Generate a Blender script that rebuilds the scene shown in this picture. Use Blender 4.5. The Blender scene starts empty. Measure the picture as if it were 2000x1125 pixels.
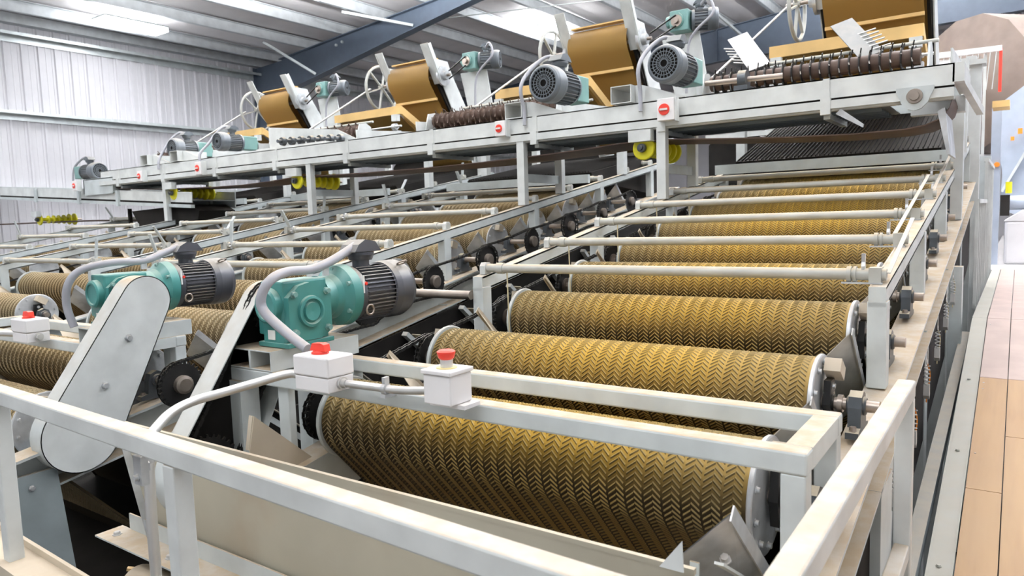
import bpy, math, random
from mathutils import Vector, Matrix
random.seed(7)
SC = bpy.context.scene
C = SC.collection
V = Vector
PI = math.pi

# ------------------------------------------------------------------ camera
cam_d = bpy.data.cameras.new('camera'); cam = bpy.data.objects.new('camera', cam_d); C.objects.link(cam)
_r = V((0.81954, 0.57216, -0.03142)); _d = V((0.02913, -0.09637, -0.99492)); _f = V((-0.57228, 0.81446, -0.09565))
M = Matrix((( _r.x, -_d.x, -_f.x), (_r.y, -_d.y, -_f.y), (_r.z, -_d.z, -_f.z))).to_4x4()
cam.matrix_world = M
cam_d.sensor_width = 36.0; cam_d.lens = 1411.05/2000*36; cam_d.clip_start = .05; cam_d.clip_end = 200
cam_d.dof.use_dof = True; cam_d.dof.focus_distance = 2.9; cam_d.dof.aperture_fstop = 5.6
SC.camera = cam

# ------------------------------------------------------------------ light and exposure
SC.view_settings.view_transform = 'Standard'; SC.view_settings.look = 'None'
SC.view_settings.exposure = -0.05; SC.view_settings.gamma = 1; SC.view_settings.use_curve_mapping = False
W = bpy.data.worlds.new('world'); SC.world = W; W.use_nodes = True
W.node_tree.nodes['Background'].inputs[0].default_value = (0.97, 0.98, 1.0, 1)
W.node_tree.nodes['Background'].inputs[1].default_value = 0.55
def roof_z(x): return 4.2 + .088*(x+16)
FIX = [(-14.35, 7.75, .65), (-9.35, 15.3, 1.3), (-8.0, 4.2, .9), (-3.0, 3.4, .7), (-5.0, -2.2, 1.2), (-1.2, -2.0, .65), (-.6, 8.6, .9),
       (-11.2, 1.2, 1.2), (-2.0, 15.0, 1.0), (2.2, -.6, .4), (1.4, 5.2, .5), (2.0, 12., 1.0), (-10.0, 8.3, .8), (-5.6, 9.8, .9), (-14.0, 3.0, .7)]  # first two lamps are visible; the rest are unseen, added to brighten the hall
def fix_z(x, y):                                     # visible lamps hug the purlins; added ones hang lower to spread the uplight
    return roof_z(x) - (.30 if (x, y) in ((-9.35, 15.3), (-14.35, 7.75)) else (.70 if x < -9 else 1.25))
for (x, y, k) in FIX:
    ld = bpy.data.lights.new('lamp', 'AREA'); ld.shape = 'RECTANGLE'; ld.size = .42; ld.size_y = 1.15
    ld.energy = 48*k; ld.color = (0.97, 0.985, 1.0)
    lo = bpy.data.objects.new('lamp', ld); C.objects.link(lo); lo.location = (x, y, fix_z(x, y)-.17)
    lu = bpy.data.lights.new('added_uplight', 'AREA'); lu.shape = 'RECTANGLE'; lu.size = .42; lu.size_y = 1.15   # uplight added above every fixture to brighten the roof
    lu.energy = {(-14.35, 7.75): 90, (-9.35, 15.3): 200}.get((x, y), 1700 if y > 7 else 330)*max(k, .6); lu.color = (0.97, 0.985, 1.0)
    lo = bpy.data.objects.new('added_uplight', lu); C.objects.link(lo); lo.location = (x, y, fix_z(x, y)+.03); lo.rotation_euler = (PI, 0, 0)

# ------------------------------------------------------------------ mesh builder
class MB:
    def __init__(s): s.v = []; s.f = []; s.s = []
    def add(s, vs, fs, smooth=False):
        o = len(s.v); s.v += [tuple(v) for v in vs]
        for f in fs: s.f.append(tuple(i+o for i in f)); s.s.append(smooth)
        return s
    def box(s, x0, x1, y0, y1, z0, z1):
        vs = [(x, y, z) for z in (z0, z1) for y in (y0, y1) for x in (x0, x1)]
        return s.add(vs, [(0, 2, 3, 1), (4, 5, 7, 6), (0, 1, 5, 4), (2, 6, 7, 3), (0, 4, 6, 2), (1, 3, 7, 5)])
    def cbox(s, c, sx, sy, sz, R=None):
        c = V(c); R = R or Matrix.Identity(3)
        vs = [c + R @ V((x*sx/2, y*sy/2, z*sz/2)) for z in (-1, 1) for y in (-1, 1) for x in (-1, 1)]
        return s.add(vs, [(0, 2, 3, 1), (4, 5, 7, 6), (0, 1, 5, 4), (2, 6, 7, 3), (0, 4, 6, 2), (1, 3, 7, 5)])
    def beam(s, p, q, w, h, up=(0, 0, 1)):
        p = V(p); q = V(q); d = q-p; L = d.length; d.normalize()
        side = d.cross(V(up))
        if side.length < 1e-4: side = d.cross(V((1, 0, 0)))
        side.normalize(); u = side.cross(d)
        vs = [a + side*(i*w/2) + u*(j*h/2) for a in (p, q) for j in (-1, 1) for i in (-1, 1)]
        return s.add(vs, [(0, 2, 3, 1), (4, 5, 7, 6), (0, 1, 5, 4), (2, 6, 7, 3), (0, 4, 6, 2), (1, 3, 7, 5)])
    def hollow(s, p, q, w, h, t, up=(0, 0, 1)):
        p = V(p); q = V(q); d = (q-p).normalized(); side = d.cross(V(up)).normalized(); u = side.cross(d)
        for i in (-1, 1):
            s.beam(p+side*(i*(w-t)/2), q+side*(i*(w-t)/2), t, h, up); s.beam(p+u*(i*(h-t)/2), q+u*(i*(h-t)/2), w-2*t, t, up)
        return s
    def lathe(s, p, ax, prof, n=20, caps=True):
        p = V(p); ax = V(ax).normalized()
        a = ax.cross(V((0, 0, 1)));
        if a.length < 1e-3: a = V((1, 0, 0))
        a.normalize(); b = ax.cross(a)
        def ring(t, r): return [p + ax*t + (a*math.cos(2*PI*k/n) + b*math.sin(2*PI*k/n))*r for k in range(n)]
        for (t0, r0), (t1, r1) in zip(prof, prof[1:]):
            if abs(r0-r1)+abs(t0-t1) < 1e-7: continue
            s.add(ring(t0, r0)+ring(t1, r1), [(k, (k+1) % n, n+(k+1) % n, n+k) for k in range(n)], True)
        if caps:
            if prof[0][1] > 1e-4: s.add(ring(*prof[0]), [tuple(range(n-1, -1, -1))])
            if prof[-1][1] > 1e-4: s.add(ring(*prof[-1]), [tuple(range(n))])
        return s
    def cyl(s, p, q, r, n=16):
        p = V(p); q = V(q); return s.lathe(p, q-p, [(0, r), ((q-p).length, r)], n)
    def path(s, pts, r, n=10, sub=6):
        P = [V(p) for p in pts]
        if sub > 1:
            Q = []
            for i in range(len(P)-1):
                a = P[max(i-1, 0)]; b = P[i]; c = P[i+1]; d = P[min(i+2, len(P)-1)]
                for k in range(sub):
                    t = k/sub
                    Q.append(.5*((2*b)+(c-a)*t+(2*a-5*b+4*c-d)*t*t+(3*b-a-3*c+d)*t**3))
            Q.append(P[-1]); P = Q
        rings = []; a = None
        for i, p in enumerate(P):
            d = (P[min(i+1, len(P)-1)]-P[max(i-1, 0)]).normalized()
            if a is None:
                a = d.cross(V((0, 0, 1)))
                if a.length < .05: a = d.cross(V((1, 0, 0)))
            a = (a - d*a.dot(d)).normalized(); b = d.cross(a)
            rings += [p+(a*math.cos(2*PI*k/n)+b*math.sin(2*PI*k/n))*r for k in range(n)]
        fs = [(i*n+k, i*n+(k+1) % n, (i+1)*n+(k+1) % n, (i+1)*n+k) for i in range(len(P)-1) for k in range(n)]
        s.add(rings, fs, True); s.add(rings[:n], [tuple(range(n-1, -1, -1))]); s.add(rings[-n:], [tuple(range(n))])
        return s
    def prism(s, poly, o, u, v, w):
        """polygon in (u,v) extruded by vector w"""
        o = V(o); u = V(u); v = V(v); w = V(w); n = len(poly)
        a = [o+u*x+v*y for x, y in poly]; b = [p+w for p in a]
        s.add(a, [tuple(range(n))]); s.add(b, [tuple(range(n-1, -1, -1))])
        for k in range(n):
            j = (k+1) % n; s.add([a[k], a[j], b[j], b[k]], [(3, 2, 1, 0)])
        return s
    def bolt(s, p, ax, r=.008, h=.008):
        return s.lathe(p, ax, [(0, r*1.35), (h*.25, r*1.35), (h*.25, r), (h, r*.92)], 6)
    def mesh(s, name, mat, off=V((0, 0, 0))):
        m = bpy.data.meshes.new(name)
        m.from_pydata([(x-off[0], y-off[1], z-off[2]) for x, y, z in s.v], [], s.f)
        m.polygons.foreach_set('use_smooth', s.s); m.materials.append(mat); m.update()
        return m

def wloc(o):
    p = V((0, 0, 0))
    while o is not None: p = p + o.location; o = o.parent
    return p
def put(name, mb, mat, parent=None, loc=None, bevel=0, label=None):
    off = wloc(parent) if parent else V(loc or (0, 0, 0))
    me = mb.mesh(name, mat, off) if isinstance(mb, MB) else mb
    o = bpy.data.objects.new(name, me); C.objects.link(o)
    if parent: o.parent = parent
    else: o.location = off
    if bevel:
        b = o.modifiers.new('bevel', 'BEVEL'); b.width = bevel; b.segments = 2; b.limit_method = 'ANGLE'; b.angle_limit = math.radians(50)
    if label: o['label'] = label
    return o
def thing(name, label, cat, loc=(0, 0, 0), group=None):
    o = bpy.data.objects.new(name, None); C.objects.link(o); o.location = loc; o.empty_display_size = .05
    o['label'] = label; o['category'] = cat
    if group: o['group'] = group
    return o
def tag(o, label, cat, group=None):
    o['label'] = label; o['category'] = cat
    if group: o['group'] = group
    return o
def struct(name, mb, mat, loc=None):
    o = put(name, mb, mat, loc=loc); o['kind'] = 'structure'; return o
def dup(root, loc, label=None, group=None):
    r = root.copy(); C.objects.link(r); r.location = loc
    if label: r['label'] = label
    if group: r['group'] = group
    for ch in list(root.children):
        c = ch.copy(); C.objects.link(c); c.parent = r
        for g in list(ch.children):
            d = g.copy(); C.objects.link(d); d.parent = c
    return r

# ------------------------------------------------------------------ materials
def nodes(name):
    m = bpy.data.materials.new(name); m.use_nodes = True; nt = m.node_tree
    return m, nt, nt.nodes['Principled BSDF']
def N(nt, t, **kw):
    n = nt.nodes.new(t)
    for k, v in kw.items():
        if isinstance(k, str) and k.startswith('i_'): n.inputs[k[2:].replace('_', ' ')].default_value = v
        else: setattr(n, k, v)
    return n
def L(nt, a, b): nt.links.new(a, b)
def mix(nt, fac, a, b):
    n = nt.nodes.new('ShaderNodeMix'); n.data_type = 'RGBA'
    for sock, val in ((n.inputs[0], fac), (n.inputs[6], a), (n.inputs[7], b)):
        if isinstance(val, bpy.types.NodeSocket): L(nt, val, sock)
        elif isinstance(val, (int, float)): sock.default_value = val
        else: sock.default_value = (*val, 1)
    return n.outputs[2]
def ramp(nt, src, a, b):
    n = nt.nodes.new('ShaderNodeMapRange'); n.interpolation_type = 'SMOOTHSTEP'
    L(nt, src, n.inputs[0]); n.inputs[1].default_value = a; n.inputs[2].default_value = b; return n.outputs[0]
def math_(nt, op, a, b):
    n = nt.nodes.new('ShaderNodeMath'); n.operation = op
    for i, v in enumerate((a, b)):
        if isinstance(v, bpy.types.NodeSocket): L(nt, v, n.inputs[i])
        else: n.inputs[i].default_value = v
    return n.outputs[0]
def noise(nt, scale, detail=4, src='Object', sc3=None):
    tc = N(nt, 'ShaderNodeTexCoord'); n = N(nt, 'ShaderNodeTexNoise'); n.inputs['Scale'].default_value = scale; n.inputs['Detail'].default_value = detail
    if sc3:
        mp = N(nt, 'ShaderNodeMapping'); mp.inputs['Scale'].default_value = sc3; L(nt, tc.outputs[src], mp.inputs[0]); L(nt, mp.outputs[0], n.inputs['Vector'])
    else: L(nt, tc.outputs[src], n.inputs['Vector'])
    return n.outputs['Fac']
DUST = (0.45, 0.355, 0.245)
def surf(name, col, rough=.5, metal=0.0, dust=0.0, var=.12, dustcol=DUST, nsc=6, grime=0.0, bump=0.0, spec=.5):
    m, nt, b = nodes(name)
    nf = noise(nt, nsc)
    c = mix(nt, ramp(nt, nf, .25, .75), tuple(x*(1-var) for x in col), tuple(min(1, x*(1+var)) for x in col))
    if grime:
        g = ramp(nt, noise(nt, 2.3, 6), .48, .72)
        c = mix(nt, math_(nt, 'MULTIPLY', g, grime), c, DUST)
    if dust:
        geo = N(nt, 'ShaderNodeNewGeometry'); sp = N(nt, 'ShaderNodeSeparateXYZ'); L(nt, geo.outputs['Normal'], sp.inputs[0])
        up = ramp(nt, sp.outputs['Z'], .35, .9)
        d2 = ramp(nt, noise(nt, 17, 5), .15, .75)
        fac = math_(nt, 'MULTIPLY', math_(nt, 'MULTIPLY', up, dust), math_(nt, 'ADD', math_(nt, 'MULTIPLY', d2, .45), .6))
        c = mix(nt, fac, c, dustcol)
        if metal:
            L(nt, math_(nt, 'MULTIPLY', math_(nt, 'SUBTRACT', 1.0, fac), metal), b.inputs['Metallic'])
        L(nt, math_(nt, 'ADD', math_(nt, 'MULTIPLY', fac, .85-rough), rough), b.inputs['Roughness'])
    else:
        b.inputs['Metallic'].default_value = metal; b.inputs['Roughness'].default_value = rough
    b.inputs['Specular IOR Level'].default_value = spec
    L(nt, c, b.inputs['Base Color'])
    if bump:
        bp = N(nt, 'ShaderNodeBump'); bp.inputs['Strength'].default_value = bump; bp.inputs['Distance'].default_value = .004
        L(nt, noise(nt, 60, 5), bp.inputs['Height']); L(nt, bp.outputs[0], b.inputs['Normal'])
    return m
PAINT = surf('grey_paint', (0.60, 0.645, 0.645), .42, 0, 1.0)
PAINT_LT = surf('light_grey_paint', (0.64, 0.67, 0.665), .42, 0, .8)
PAINT_BG = surf('machine_grey_paint', (0.50, 0.55, 0.56), .4, 0, .5)
PAINT_DK = surf('dark_channel_paint', (0.17, 0.20, 0.21), .5, 0, .5)  # plain darker grey of pans, ribs and low channels
GALV = surf('galvanized_sheet', (0.56, 0.58, 0.60), .36, .45, .4, .25, nsc=9)
GALV_D = surf('dusty_galvanized_sheet', (0.50, 0.47, 0.375), .5, .25, .55, .15, nsc=1.5, grime=.75)
CREAM = surf('dust_covered_plate', (0.56, 0.49, 0.385), .7, 0, .5, .08)
PIPE = surf('pipe_paint', (0.47, 0.48, 0.45), .45, 0, .95, dustcol=(.50, .41, .28))
STEEL = surf('bare_steel', (0.36, 0.31, 0.27), .35, .85, .2, .2)
BLACKM = surf('oily_black_steel', (0.022, 0.022, 0.022), .42, .5, .25, .3, dustcol=(.25, .2, .13))
CAST = surf('cast_iron_bearing', (0.07, 0.08, 0.09), .4, .4, .75, .2, dustcol=(.55, .47, .34))
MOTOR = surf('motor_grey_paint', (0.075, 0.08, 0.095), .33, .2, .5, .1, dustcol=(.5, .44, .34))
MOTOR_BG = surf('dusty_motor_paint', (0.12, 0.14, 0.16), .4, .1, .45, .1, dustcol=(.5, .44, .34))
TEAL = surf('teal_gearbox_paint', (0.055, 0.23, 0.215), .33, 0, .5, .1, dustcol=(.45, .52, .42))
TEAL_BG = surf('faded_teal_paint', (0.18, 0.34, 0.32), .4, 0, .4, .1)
BOXW = surf('white_enclosure', (0.84, 0.83, 0.84), .45, 0, .35, .03)
RED = surf('red_plastic', (0.80, 0.05, 0.03), .35, 0, .15, .03)
ORANGE = surf('orange_plastic', (0.85, 0.28, 0.03), .4)
YEL = surf('yellow_urethane', (0.80, 0.74, 0.02), .4, 0, 0, .08)
CONDUIT = surf('flexible_conduit', (0.36, 0.37, 0.41), .5, 0, .45, .05)
EMT = surf('steel_conduit', (0.66, 0.66, 0.65), .32, .6, .3, .08)
BELT_DK = surf('brown_conveyor_belt', (0.085, 0.055, 0.042), .6, 0, 0, .2, spec=.3)
WOODP = surf('pine_board', (0.66, 0.44, 0.17), .6, 0, .15, .15, nsc=3)
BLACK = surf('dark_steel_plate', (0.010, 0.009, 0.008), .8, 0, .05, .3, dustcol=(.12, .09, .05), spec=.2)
FLOORM = surf('dark_concrete', (0.035, 0.030, 0.025), .9, 0, 0, .3)
FLOORW = surf('pale_concrete', (0.62, 0.60, 0.60), .6, 0, 0, .05)
WALLM = surf('white_wall_steel', (0.70, 0.69, 0.72), .45, 0, 0, .02)
GIRT = surf('galvanized_girt', (0.62, 0.66, 0.66), .35, .45, 0, .12)
PURL = surf('galvanized_purlin', (0.60, 0.63, 0.65), .42, .3, 0, .1)
RAFT = surf('blue_grey_rafter', (0.088, 0.115, 0.158), .5, 0, .15, .06)
ROOFI = surf('white_roof_insulation', (0.90, 0.87, 0.88), .55, 0, 0, .05, nsc=1.5, bump=.5)
DUCT = surf('tan_duct', (0.12, 0.085, 0.065), .55, 0, 0, .15)
CHUTE = surf('blue_grey_chute', (0.42, 0.48, 0.58), .4, .1, 0, .06)
PLYM = surf('tan_catch_board', (0.56, 0.38, 0.18), .7, 0, .2, .1)
STRING = surf('cotton_cord', (0.62, 0.55, 0.36), .8)
WHITE = surf('white_label', (0.8, 0.8, 0.78), .5)
def belt_mat(name, mid, edge, half, dark=.55, rubber=(.030, .021, .010), lo=-.2):  # rubber: tone of downward faces, dark where belt shade is painted in
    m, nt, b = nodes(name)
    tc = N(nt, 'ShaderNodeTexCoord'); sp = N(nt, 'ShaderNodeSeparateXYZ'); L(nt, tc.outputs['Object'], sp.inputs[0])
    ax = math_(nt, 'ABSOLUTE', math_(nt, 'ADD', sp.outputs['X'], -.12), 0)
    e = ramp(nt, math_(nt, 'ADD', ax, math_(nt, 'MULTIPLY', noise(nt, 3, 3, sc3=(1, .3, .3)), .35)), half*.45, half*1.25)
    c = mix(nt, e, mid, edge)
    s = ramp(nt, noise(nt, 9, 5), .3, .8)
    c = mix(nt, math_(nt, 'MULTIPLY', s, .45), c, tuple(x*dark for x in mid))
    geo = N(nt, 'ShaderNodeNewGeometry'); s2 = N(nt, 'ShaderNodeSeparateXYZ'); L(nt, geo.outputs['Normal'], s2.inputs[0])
    c = mix(nt, ramp(nt, s2.outputs['Z'], lo, .75), rubber, c)          # crop dust tints the top; darkened underside is shade put into the colour
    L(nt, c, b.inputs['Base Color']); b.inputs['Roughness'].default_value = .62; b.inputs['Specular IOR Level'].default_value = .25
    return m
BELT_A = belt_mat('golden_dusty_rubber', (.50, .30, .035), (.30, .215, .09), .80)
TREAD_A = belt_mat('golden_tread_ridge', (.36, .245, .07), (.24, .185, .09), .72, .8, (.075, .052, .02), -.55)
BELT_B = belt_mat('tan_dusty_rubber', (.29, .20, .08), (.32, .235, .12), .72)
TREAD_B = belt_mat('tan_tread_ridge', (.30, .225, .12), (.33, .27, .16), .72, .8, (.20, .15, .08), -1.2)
PICKB = belt_mat('brown_fabric_belt', (.22, .125, .03), (.16, .095, .03), .5, .7, (.24, .14, .035))
# planks of the walkway
def wood_mat():
    m, nt, b = nodes('walkway_plywood')
    a = noise(nt, 2.2, 6, sc3=(9, .6, 3)); k = noise(nt, 1.1, 3)
    c = mix(nt, ramp(nt, a, .3, .75), (.37, .215, .09), (.30, .165, .07)); c = mix(nt, math_(nt, 'MULTIPLY', ramp(nt, k, .35, .75), .5), c, (.40, .265, .135))
    L(nt, c, b.inputs['Base Color']); b.inputs['Roughness'].default_value = .6
    return m
PLANK = wood_mat()
PLANK2 = surf('pink_grey_plywood', (.42, .32, .28), .6, 0, 0, .08)
CURB = surf('curb_angle_paint', (0.36, 0.38, 0.35), .5, 0, .35, .06)
def emit(name, col, st):
    m, nt, b = nodes(name); b.inputs['Base Color'].default_value = (1, 1, 1, 1)
    b.inputs['Emission Color'].default_value = (*col, 1); b.inputs['Emission Strength'].default_value = st; return m
LAMP = emit('lamp_diffuser', (.95, .98, 1), 14)

# ------------------------------------------------------------------ building
FZ = -3.2
struct('floor', MB().box(-16, 5, -5, 27, FZ-.1, FZ), FLOORM)
# left wall of ribbed sheets
wl = struct('wall_left', MB().box(-16.3, -16.12, -5, 27, FZ, 4.25), WALLM)
pan = MB().prism([(0, 0), (.04, 0), (.055, .035), (.09, .035), (.105, 0), (.19, 0), (.195, .006), (.21, .006), (.215, 0), (.30, 0), (.30, -.02), (0, -.02)],
                 (-16.06, 0, FZ), (0, 1, 0), (1, 0, 0), (0, 0, 4.24-FZ)).mesh('wall_sheet', WALLM)
for k in range(84):
    o = put('wall_sheet', pan, WALLM, wl); o.location = (0, 1.5+.305*k, 0)
for i, z in enumerate((3.85, 2.36, .9, -.8)):
    g = MB().box(-16.03, -15.83, -4, 26.5, z-.01, z+.004).box(-15.84, -15.825, -4, 26.5, z-.055, z+.004).box(-16.03, -16.02, -4, 26.5, z-.16, z)
    struct('trim_%d' % (i+1), g, GIRT)
# far wall
wf = struct('wall_back', MB().box(-16.3, 5, 26.6, 26.8, FZ, 6.2), WALLM)
pan2 = MB().prism([(0, 0), (.05, 0), (.08, .04), (.12, .04), (.15, 0), (.9, 0), (.9, -.02), (0, -.02)], (0, 26.56, FZ), (1, 0, 0), (0, -1, 0), (0, 0, 6.0-FZ)).mesh('wall_sheet', WALLM)
for k in range(22):
    o = put('wall_sheet', pan2, WALLM, wf); o.location = (-15.9+.92*k, 0, 0)
wr = struct('wall_right', MB().box(5, 5.2, 6, 26.8, FZ, 6.2), WALLM)
# roof
ceil = struct('ceiling', MB().prism([(-16.3, roof_z(-16.3)+.05), (5, roof_z(5)+.05), (5, roof_z(5)+.2), (-16.3, roof_z(-16.3)+.2)], (0, -5, 0), (1, 0, 0), (0, 0, 1), (0, 32, 0)), ROOFI)
pur = []
x = -15.2
k = 0
while x < 4.8:
    z = roof_z(x)
    m = MB().box(x-.012, x+.012, -4.8, 26.5, z-.20, z).box(x-.075, x, -4.8, 26.5, z-.203, z-.19).box(x, x+.075, -4.8, 26.5, z-.012, z)
    put('roof_purlin', m, PURL, ceil)
    # sagging insulation blanket bays between purlins
    z2 = roof_z(x+1.25)
    s = MB(); n = 6; xs = [x+.02+(1.21)*i/n for i in range(n+1)]
    vs = []
    for yy in (-4.8, 26.5):
        for i, xx in enumerate(xs): vs.append((xx, yy, roof_z(xx)+.03-.07*math.sin(PI*i/n)))
    s.add(vs, [(i, i+1, n+1+i+1, n+1+i) for i in range(n)], True)
    put('insulation_blanket', s, ROOFI, ceil)
    x += 1.25; k += 1
# eave strut
struct('trim_5', MB().box(-16.05, -15.85, -4.8, 26.5, 4.02, 4.2), PURL)

def rafter(Y, bottoms, colx, name='roof_rafter'):
    t = thing(name, '', 'beam', (colx[0], Y, FZ))
    xs = [p[0] for p in bottoms]
    for (x0, b0), (x1, b1) in zip(bottoms, bottoms[1:]):
        m = MB().prism([(x0, b0), (x1, b1), (x1, roof_z(x1)-.22), (x0, roof_z(x0)-.22)], (0, Y-.012, 0), (1, 0, 0), (0, 0, 1), (0, .024, 0))
        put('web_plate', m, RAFT, t)
        m = MB()
        for a, c in (((x0, b0), (x1, b1)), ((x0, roof_z(x0)-.22), (x1, roof_z(x1)-.22))):
            m.beam((a[0], Y, a[1]), (c[0], Y, c[1]), .22, .018)
        m.beam((x1, Y, b1), (x1, Y, roof_z(x1)-.22), .2, .02, (1, 0, 0))
        put('flange', m, RAFT, t)
    return t
# column and rafter nearest
t = rafter(11.8, [(-15.0, 3.25), (-8.9, 4.33), (-5.0, 4.72), (4.8, 5.1)], (-15.9,))
t['label'] = 'dark blue-grey tapered steel rafter and column against the white left wall'
put('column_web', MB().prism([(-16.02, FZ), (-15.55, FZ), (-15.0, 3.25), (-15.0, 4.05), (-16.02, 4.0)], (0, 11.79, 0), (1, 0, 0), (0, 0, 1), (0, .024, 0)), RAFT, t)
put('column_flange', MB().beam((-15.55, 11.8, FZ), (-15.0, 11.8, 3.3), .22, .018, (1, 0, 0)).beam((-16.02, 11.8, FZ), (-16.02, 11.8, 4.0), .22, .018, (1, 0, 0)), RAFT, t)
for (xx, zz) in ((-13.0, 4.1), (-12.8, 4.14)): put('bolt', MB().cyl((xx, 11.75, zz), (xx, 11.79, zz), .03), GIRT, t)
t = rafter(19.4, [(-15.9, 3.3), (-6.7, 3.98), (4.8, 4.16)], (-15.9,))
t['label'] = 'dark blue-grey steel rafter crossing behind the highest machinery at upper right'
# flange braces
for i, (a, b) in enumerate([((-14.3, 10.75, 4.2), (-13.75, 11.76, 3.55)), ((-11.6, 10.7, 4.36), (-10.6, 11.76, 4.12)), ((-6.3, 18.2, 4.9), (-5.6, 19.3, 4.1)), ((-9.4, 17.6, 4.7), (-8.8, 19.3, 3.95))]):
    o = put('flange_brace', MB().beam(a, b, .055, .055), GIRT, loc=a)
    tag(o, ['light grey flange brace at the left end of the near rafter', 'light grey flange brace high on the near rafter near top edge', 'light grey flange brace on the far rafter above the highest motor', 'light grey flange brace on the far rafter left of ceiling lamp glow'][i], 'brace')
# X rod bracing under roof
o = put('tie_rod', MB().cyl((-11.0, 12.2, 4.35), (-2.0, 16.5, 4.7), .012, 6), GIRT, loc=(-11, 12.2, 4.3)); tag(o, 'thin steel tie rod stretched across under the roof insulation', 'rod')
# lamps
ORDN = ['', '', 'over the third bank', 'over the nearest motor', 'behind the viewer at left', 'behind the viewer', 'over the upper rollers at right', 'over the left floor', 'over the far right floor', 'right of the walkway start', 'right of the walkway', 'far right', 'above third bank machinery', 'above second bank machinery', 'by the left wall']
LL = ['bright rectangular ceiling lamp near the white left wall at upper left', 'bright ceiling lamp glowing above the middle inclined belt']
for i, (x, y, k) in enumerate(FIX):
    z = fix_z(x, y)
    t = thing('ceiling_lamp', LL[i] if i < 2 else ['added rectangular fill lamp over the banks', 'added rectangular fill lamp over the far floor'][y > 9] + ', outside the view, %s' % ORDN[i], 'lamp', (x, y, z), None if i < 2 else ('added fill lamps outside the view' if y <= 9 else 'added far fill lamps'))
    put('housing', MB().box(x-.25, x+.25, y-.62, y+.62, z-.02, z+.01), GIRT, t)
    put('diffuser', MB().box(x-.245, x+.245, y-.615, y+.615, z-.10, z-.022), LAMP, t)
    for q in (-.5, .5): put('hanger', MB().cyl((x, y+q, z), (x, y+q, roof_z(x)), .008, 6), GIRT, t)

# ------------------------------------------------------------------ machine geometry laws
def beam_z(y): return -.70 + .175*(y-2.5)       # top of the sloping side beams
def drum(i): return (1.83+.603*i, -.725+.1075*i) if i >= 0 else (1.39, -.855)   # axis of row i (row 0 is under the drive frame)
def chord_z(y): return -.275 + .171*(y-2.83)    # top of the upper chord
YEND = 8.3
BANKS = [dict(n='rightmost bank', x0=-2.17, x1=-.40, drv=-1, bm=BELT_A, tm=TREAD_A, rows=range(0, 9), paint=PAINT),
         dict(n='second bank from the right', x0=-5.20, x1=-3.42, drv=1, bm=BELT_B, tm=TREAD_B, rows=range(-1, 9), paint=PAINT),
         dict(n='third bank from the right', x0=-7.87, x1=-6.10, drv=-1, bm=BELT_B, tm=TREAD_B, rows=range(1, 9), paint=PAINT_BG),
         dict(n='leftmost bank', x0=-10.65, x1=-8.88, drv=1, bm=BELT_B, tm=TREAD_B, rows=range(2, 9), paint=PAINT_BG)]
ORD = ['lowest', 'second', 'third', 'fourth', 'fifth', 'sixth', 'seventh', 'eighth', 'ninth', 'tenth', 'eleventh']

# ------------------------------------------------------------------ chevron belt unit
BR = .140; BL = 1.12; BW = .765
dn = V((0, .66, -.751)).normalized(); up_n = V((0, .751, .66)).normalized()
Ltot = 2*BL + 2*PI*BR
def loop_pt(s, h=0.0):
    """closed belt loop; s=0 in the middle of the upper drum arc; positive s runs over the top onto the upper run"""
    r = BR+h; half = PI*BR/2
    s = (s + Ltot/2) % Ltot - Ltot/2
    a0 = math.atan2(up_n.z, up_n.y)        # direction of upper-run normal
    if abs(s) <= half:
        a = a0 + PI/2 - s/BR
        return V((0, math.cos(a)*r, math.sin(a)*r)), V((0, math.cos(a), math.sin(a)))
    if half < s <= half+BL: return up_n*r + dn*(s-half), up_n
    if -half-BL <= s < -half: return -up_n*r + dn*(-s-half), -up_n
    t = (s-half-BL)/BR if s > 0 else PI-(-s-half-BL)/BR
    a = a0 - t
    return dn*BL + V((0, math.cos(a)*r, math.sin(a)*r)), V((0, math.cos(a), math.sin(a)))
def belt_mesh(mat, w=BW):
    m = MB(); ss = []
    half = PI*BR/2
    ss += [-half+2*half*k/16 for k in range(17)]
    ss += [half+BL*k/4 for k in range(1, 5)] + [half+BL+PI*BR*k/10 for k in range(1, 11)] + [Ltot-half-BL+BL*k/4 for k in range(1, 4)]
    n = len(ss); vs = []
    for x in (-w, w):
        for s in ss: vs.append(V((x, 0, 0))+loop_pt(s)[0])
    m.add(vs, [(k, (k+1) % n, n+(k+1) % n, n+k) for k in range(n)], True)
    for x in (-w, w):                                 # belt edge thickness
        a = [V((x, 0, 0))+loop_pt(s)[0] for s in ss]; b = [V((x, 0, 0))+loop_pt(s, -.010)[0] for s in ss]
        m.add(a+b, [(k, (k+1) % n, n+(k+1) % n, n+k) for k in range(n)], False)
    return m.mesh('belt', mat)
def tread_mesh(mat):
    m = MB(); px = .0262; pitch = .0165; rows = int((PI*BR+1.05)/pitch); h = .0036; wd = .0042
    s0 = -(PI*BR/2+.75)
    vs = []; fs = []
    ncol = int(2*BW/px)
    for r in range(rows):
        sb = s0+r*pitch
        for c in range(ncol):
            xa = -BW+.004+c*px+(.0005 if c % 2 else .0030); xb = xa+px-.0040
            za, zb = (0, .0185) if c % 2 == 0 else (.0225, .004)
            if c % 2: pass
            o = len(vs)
            for (x, s) in ((xa, sb+za), (xb, sb+zb)):
                p0 = loop_pt(s-wd, .0005)[0]; p1 = loop_pt(s, h)[0]; p2 = loop_pt(s+wd, .0005)[0]
                for p in (p0, p1, p2): vs.append((x, p.y, p.z))
            fs += [(o, o+3, o+4, o+1), (o+1, o+4, o+5, o+2)]
    m.add(vs, fs, False)
    return m.mesh('chevron_tread', mat)
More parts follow.
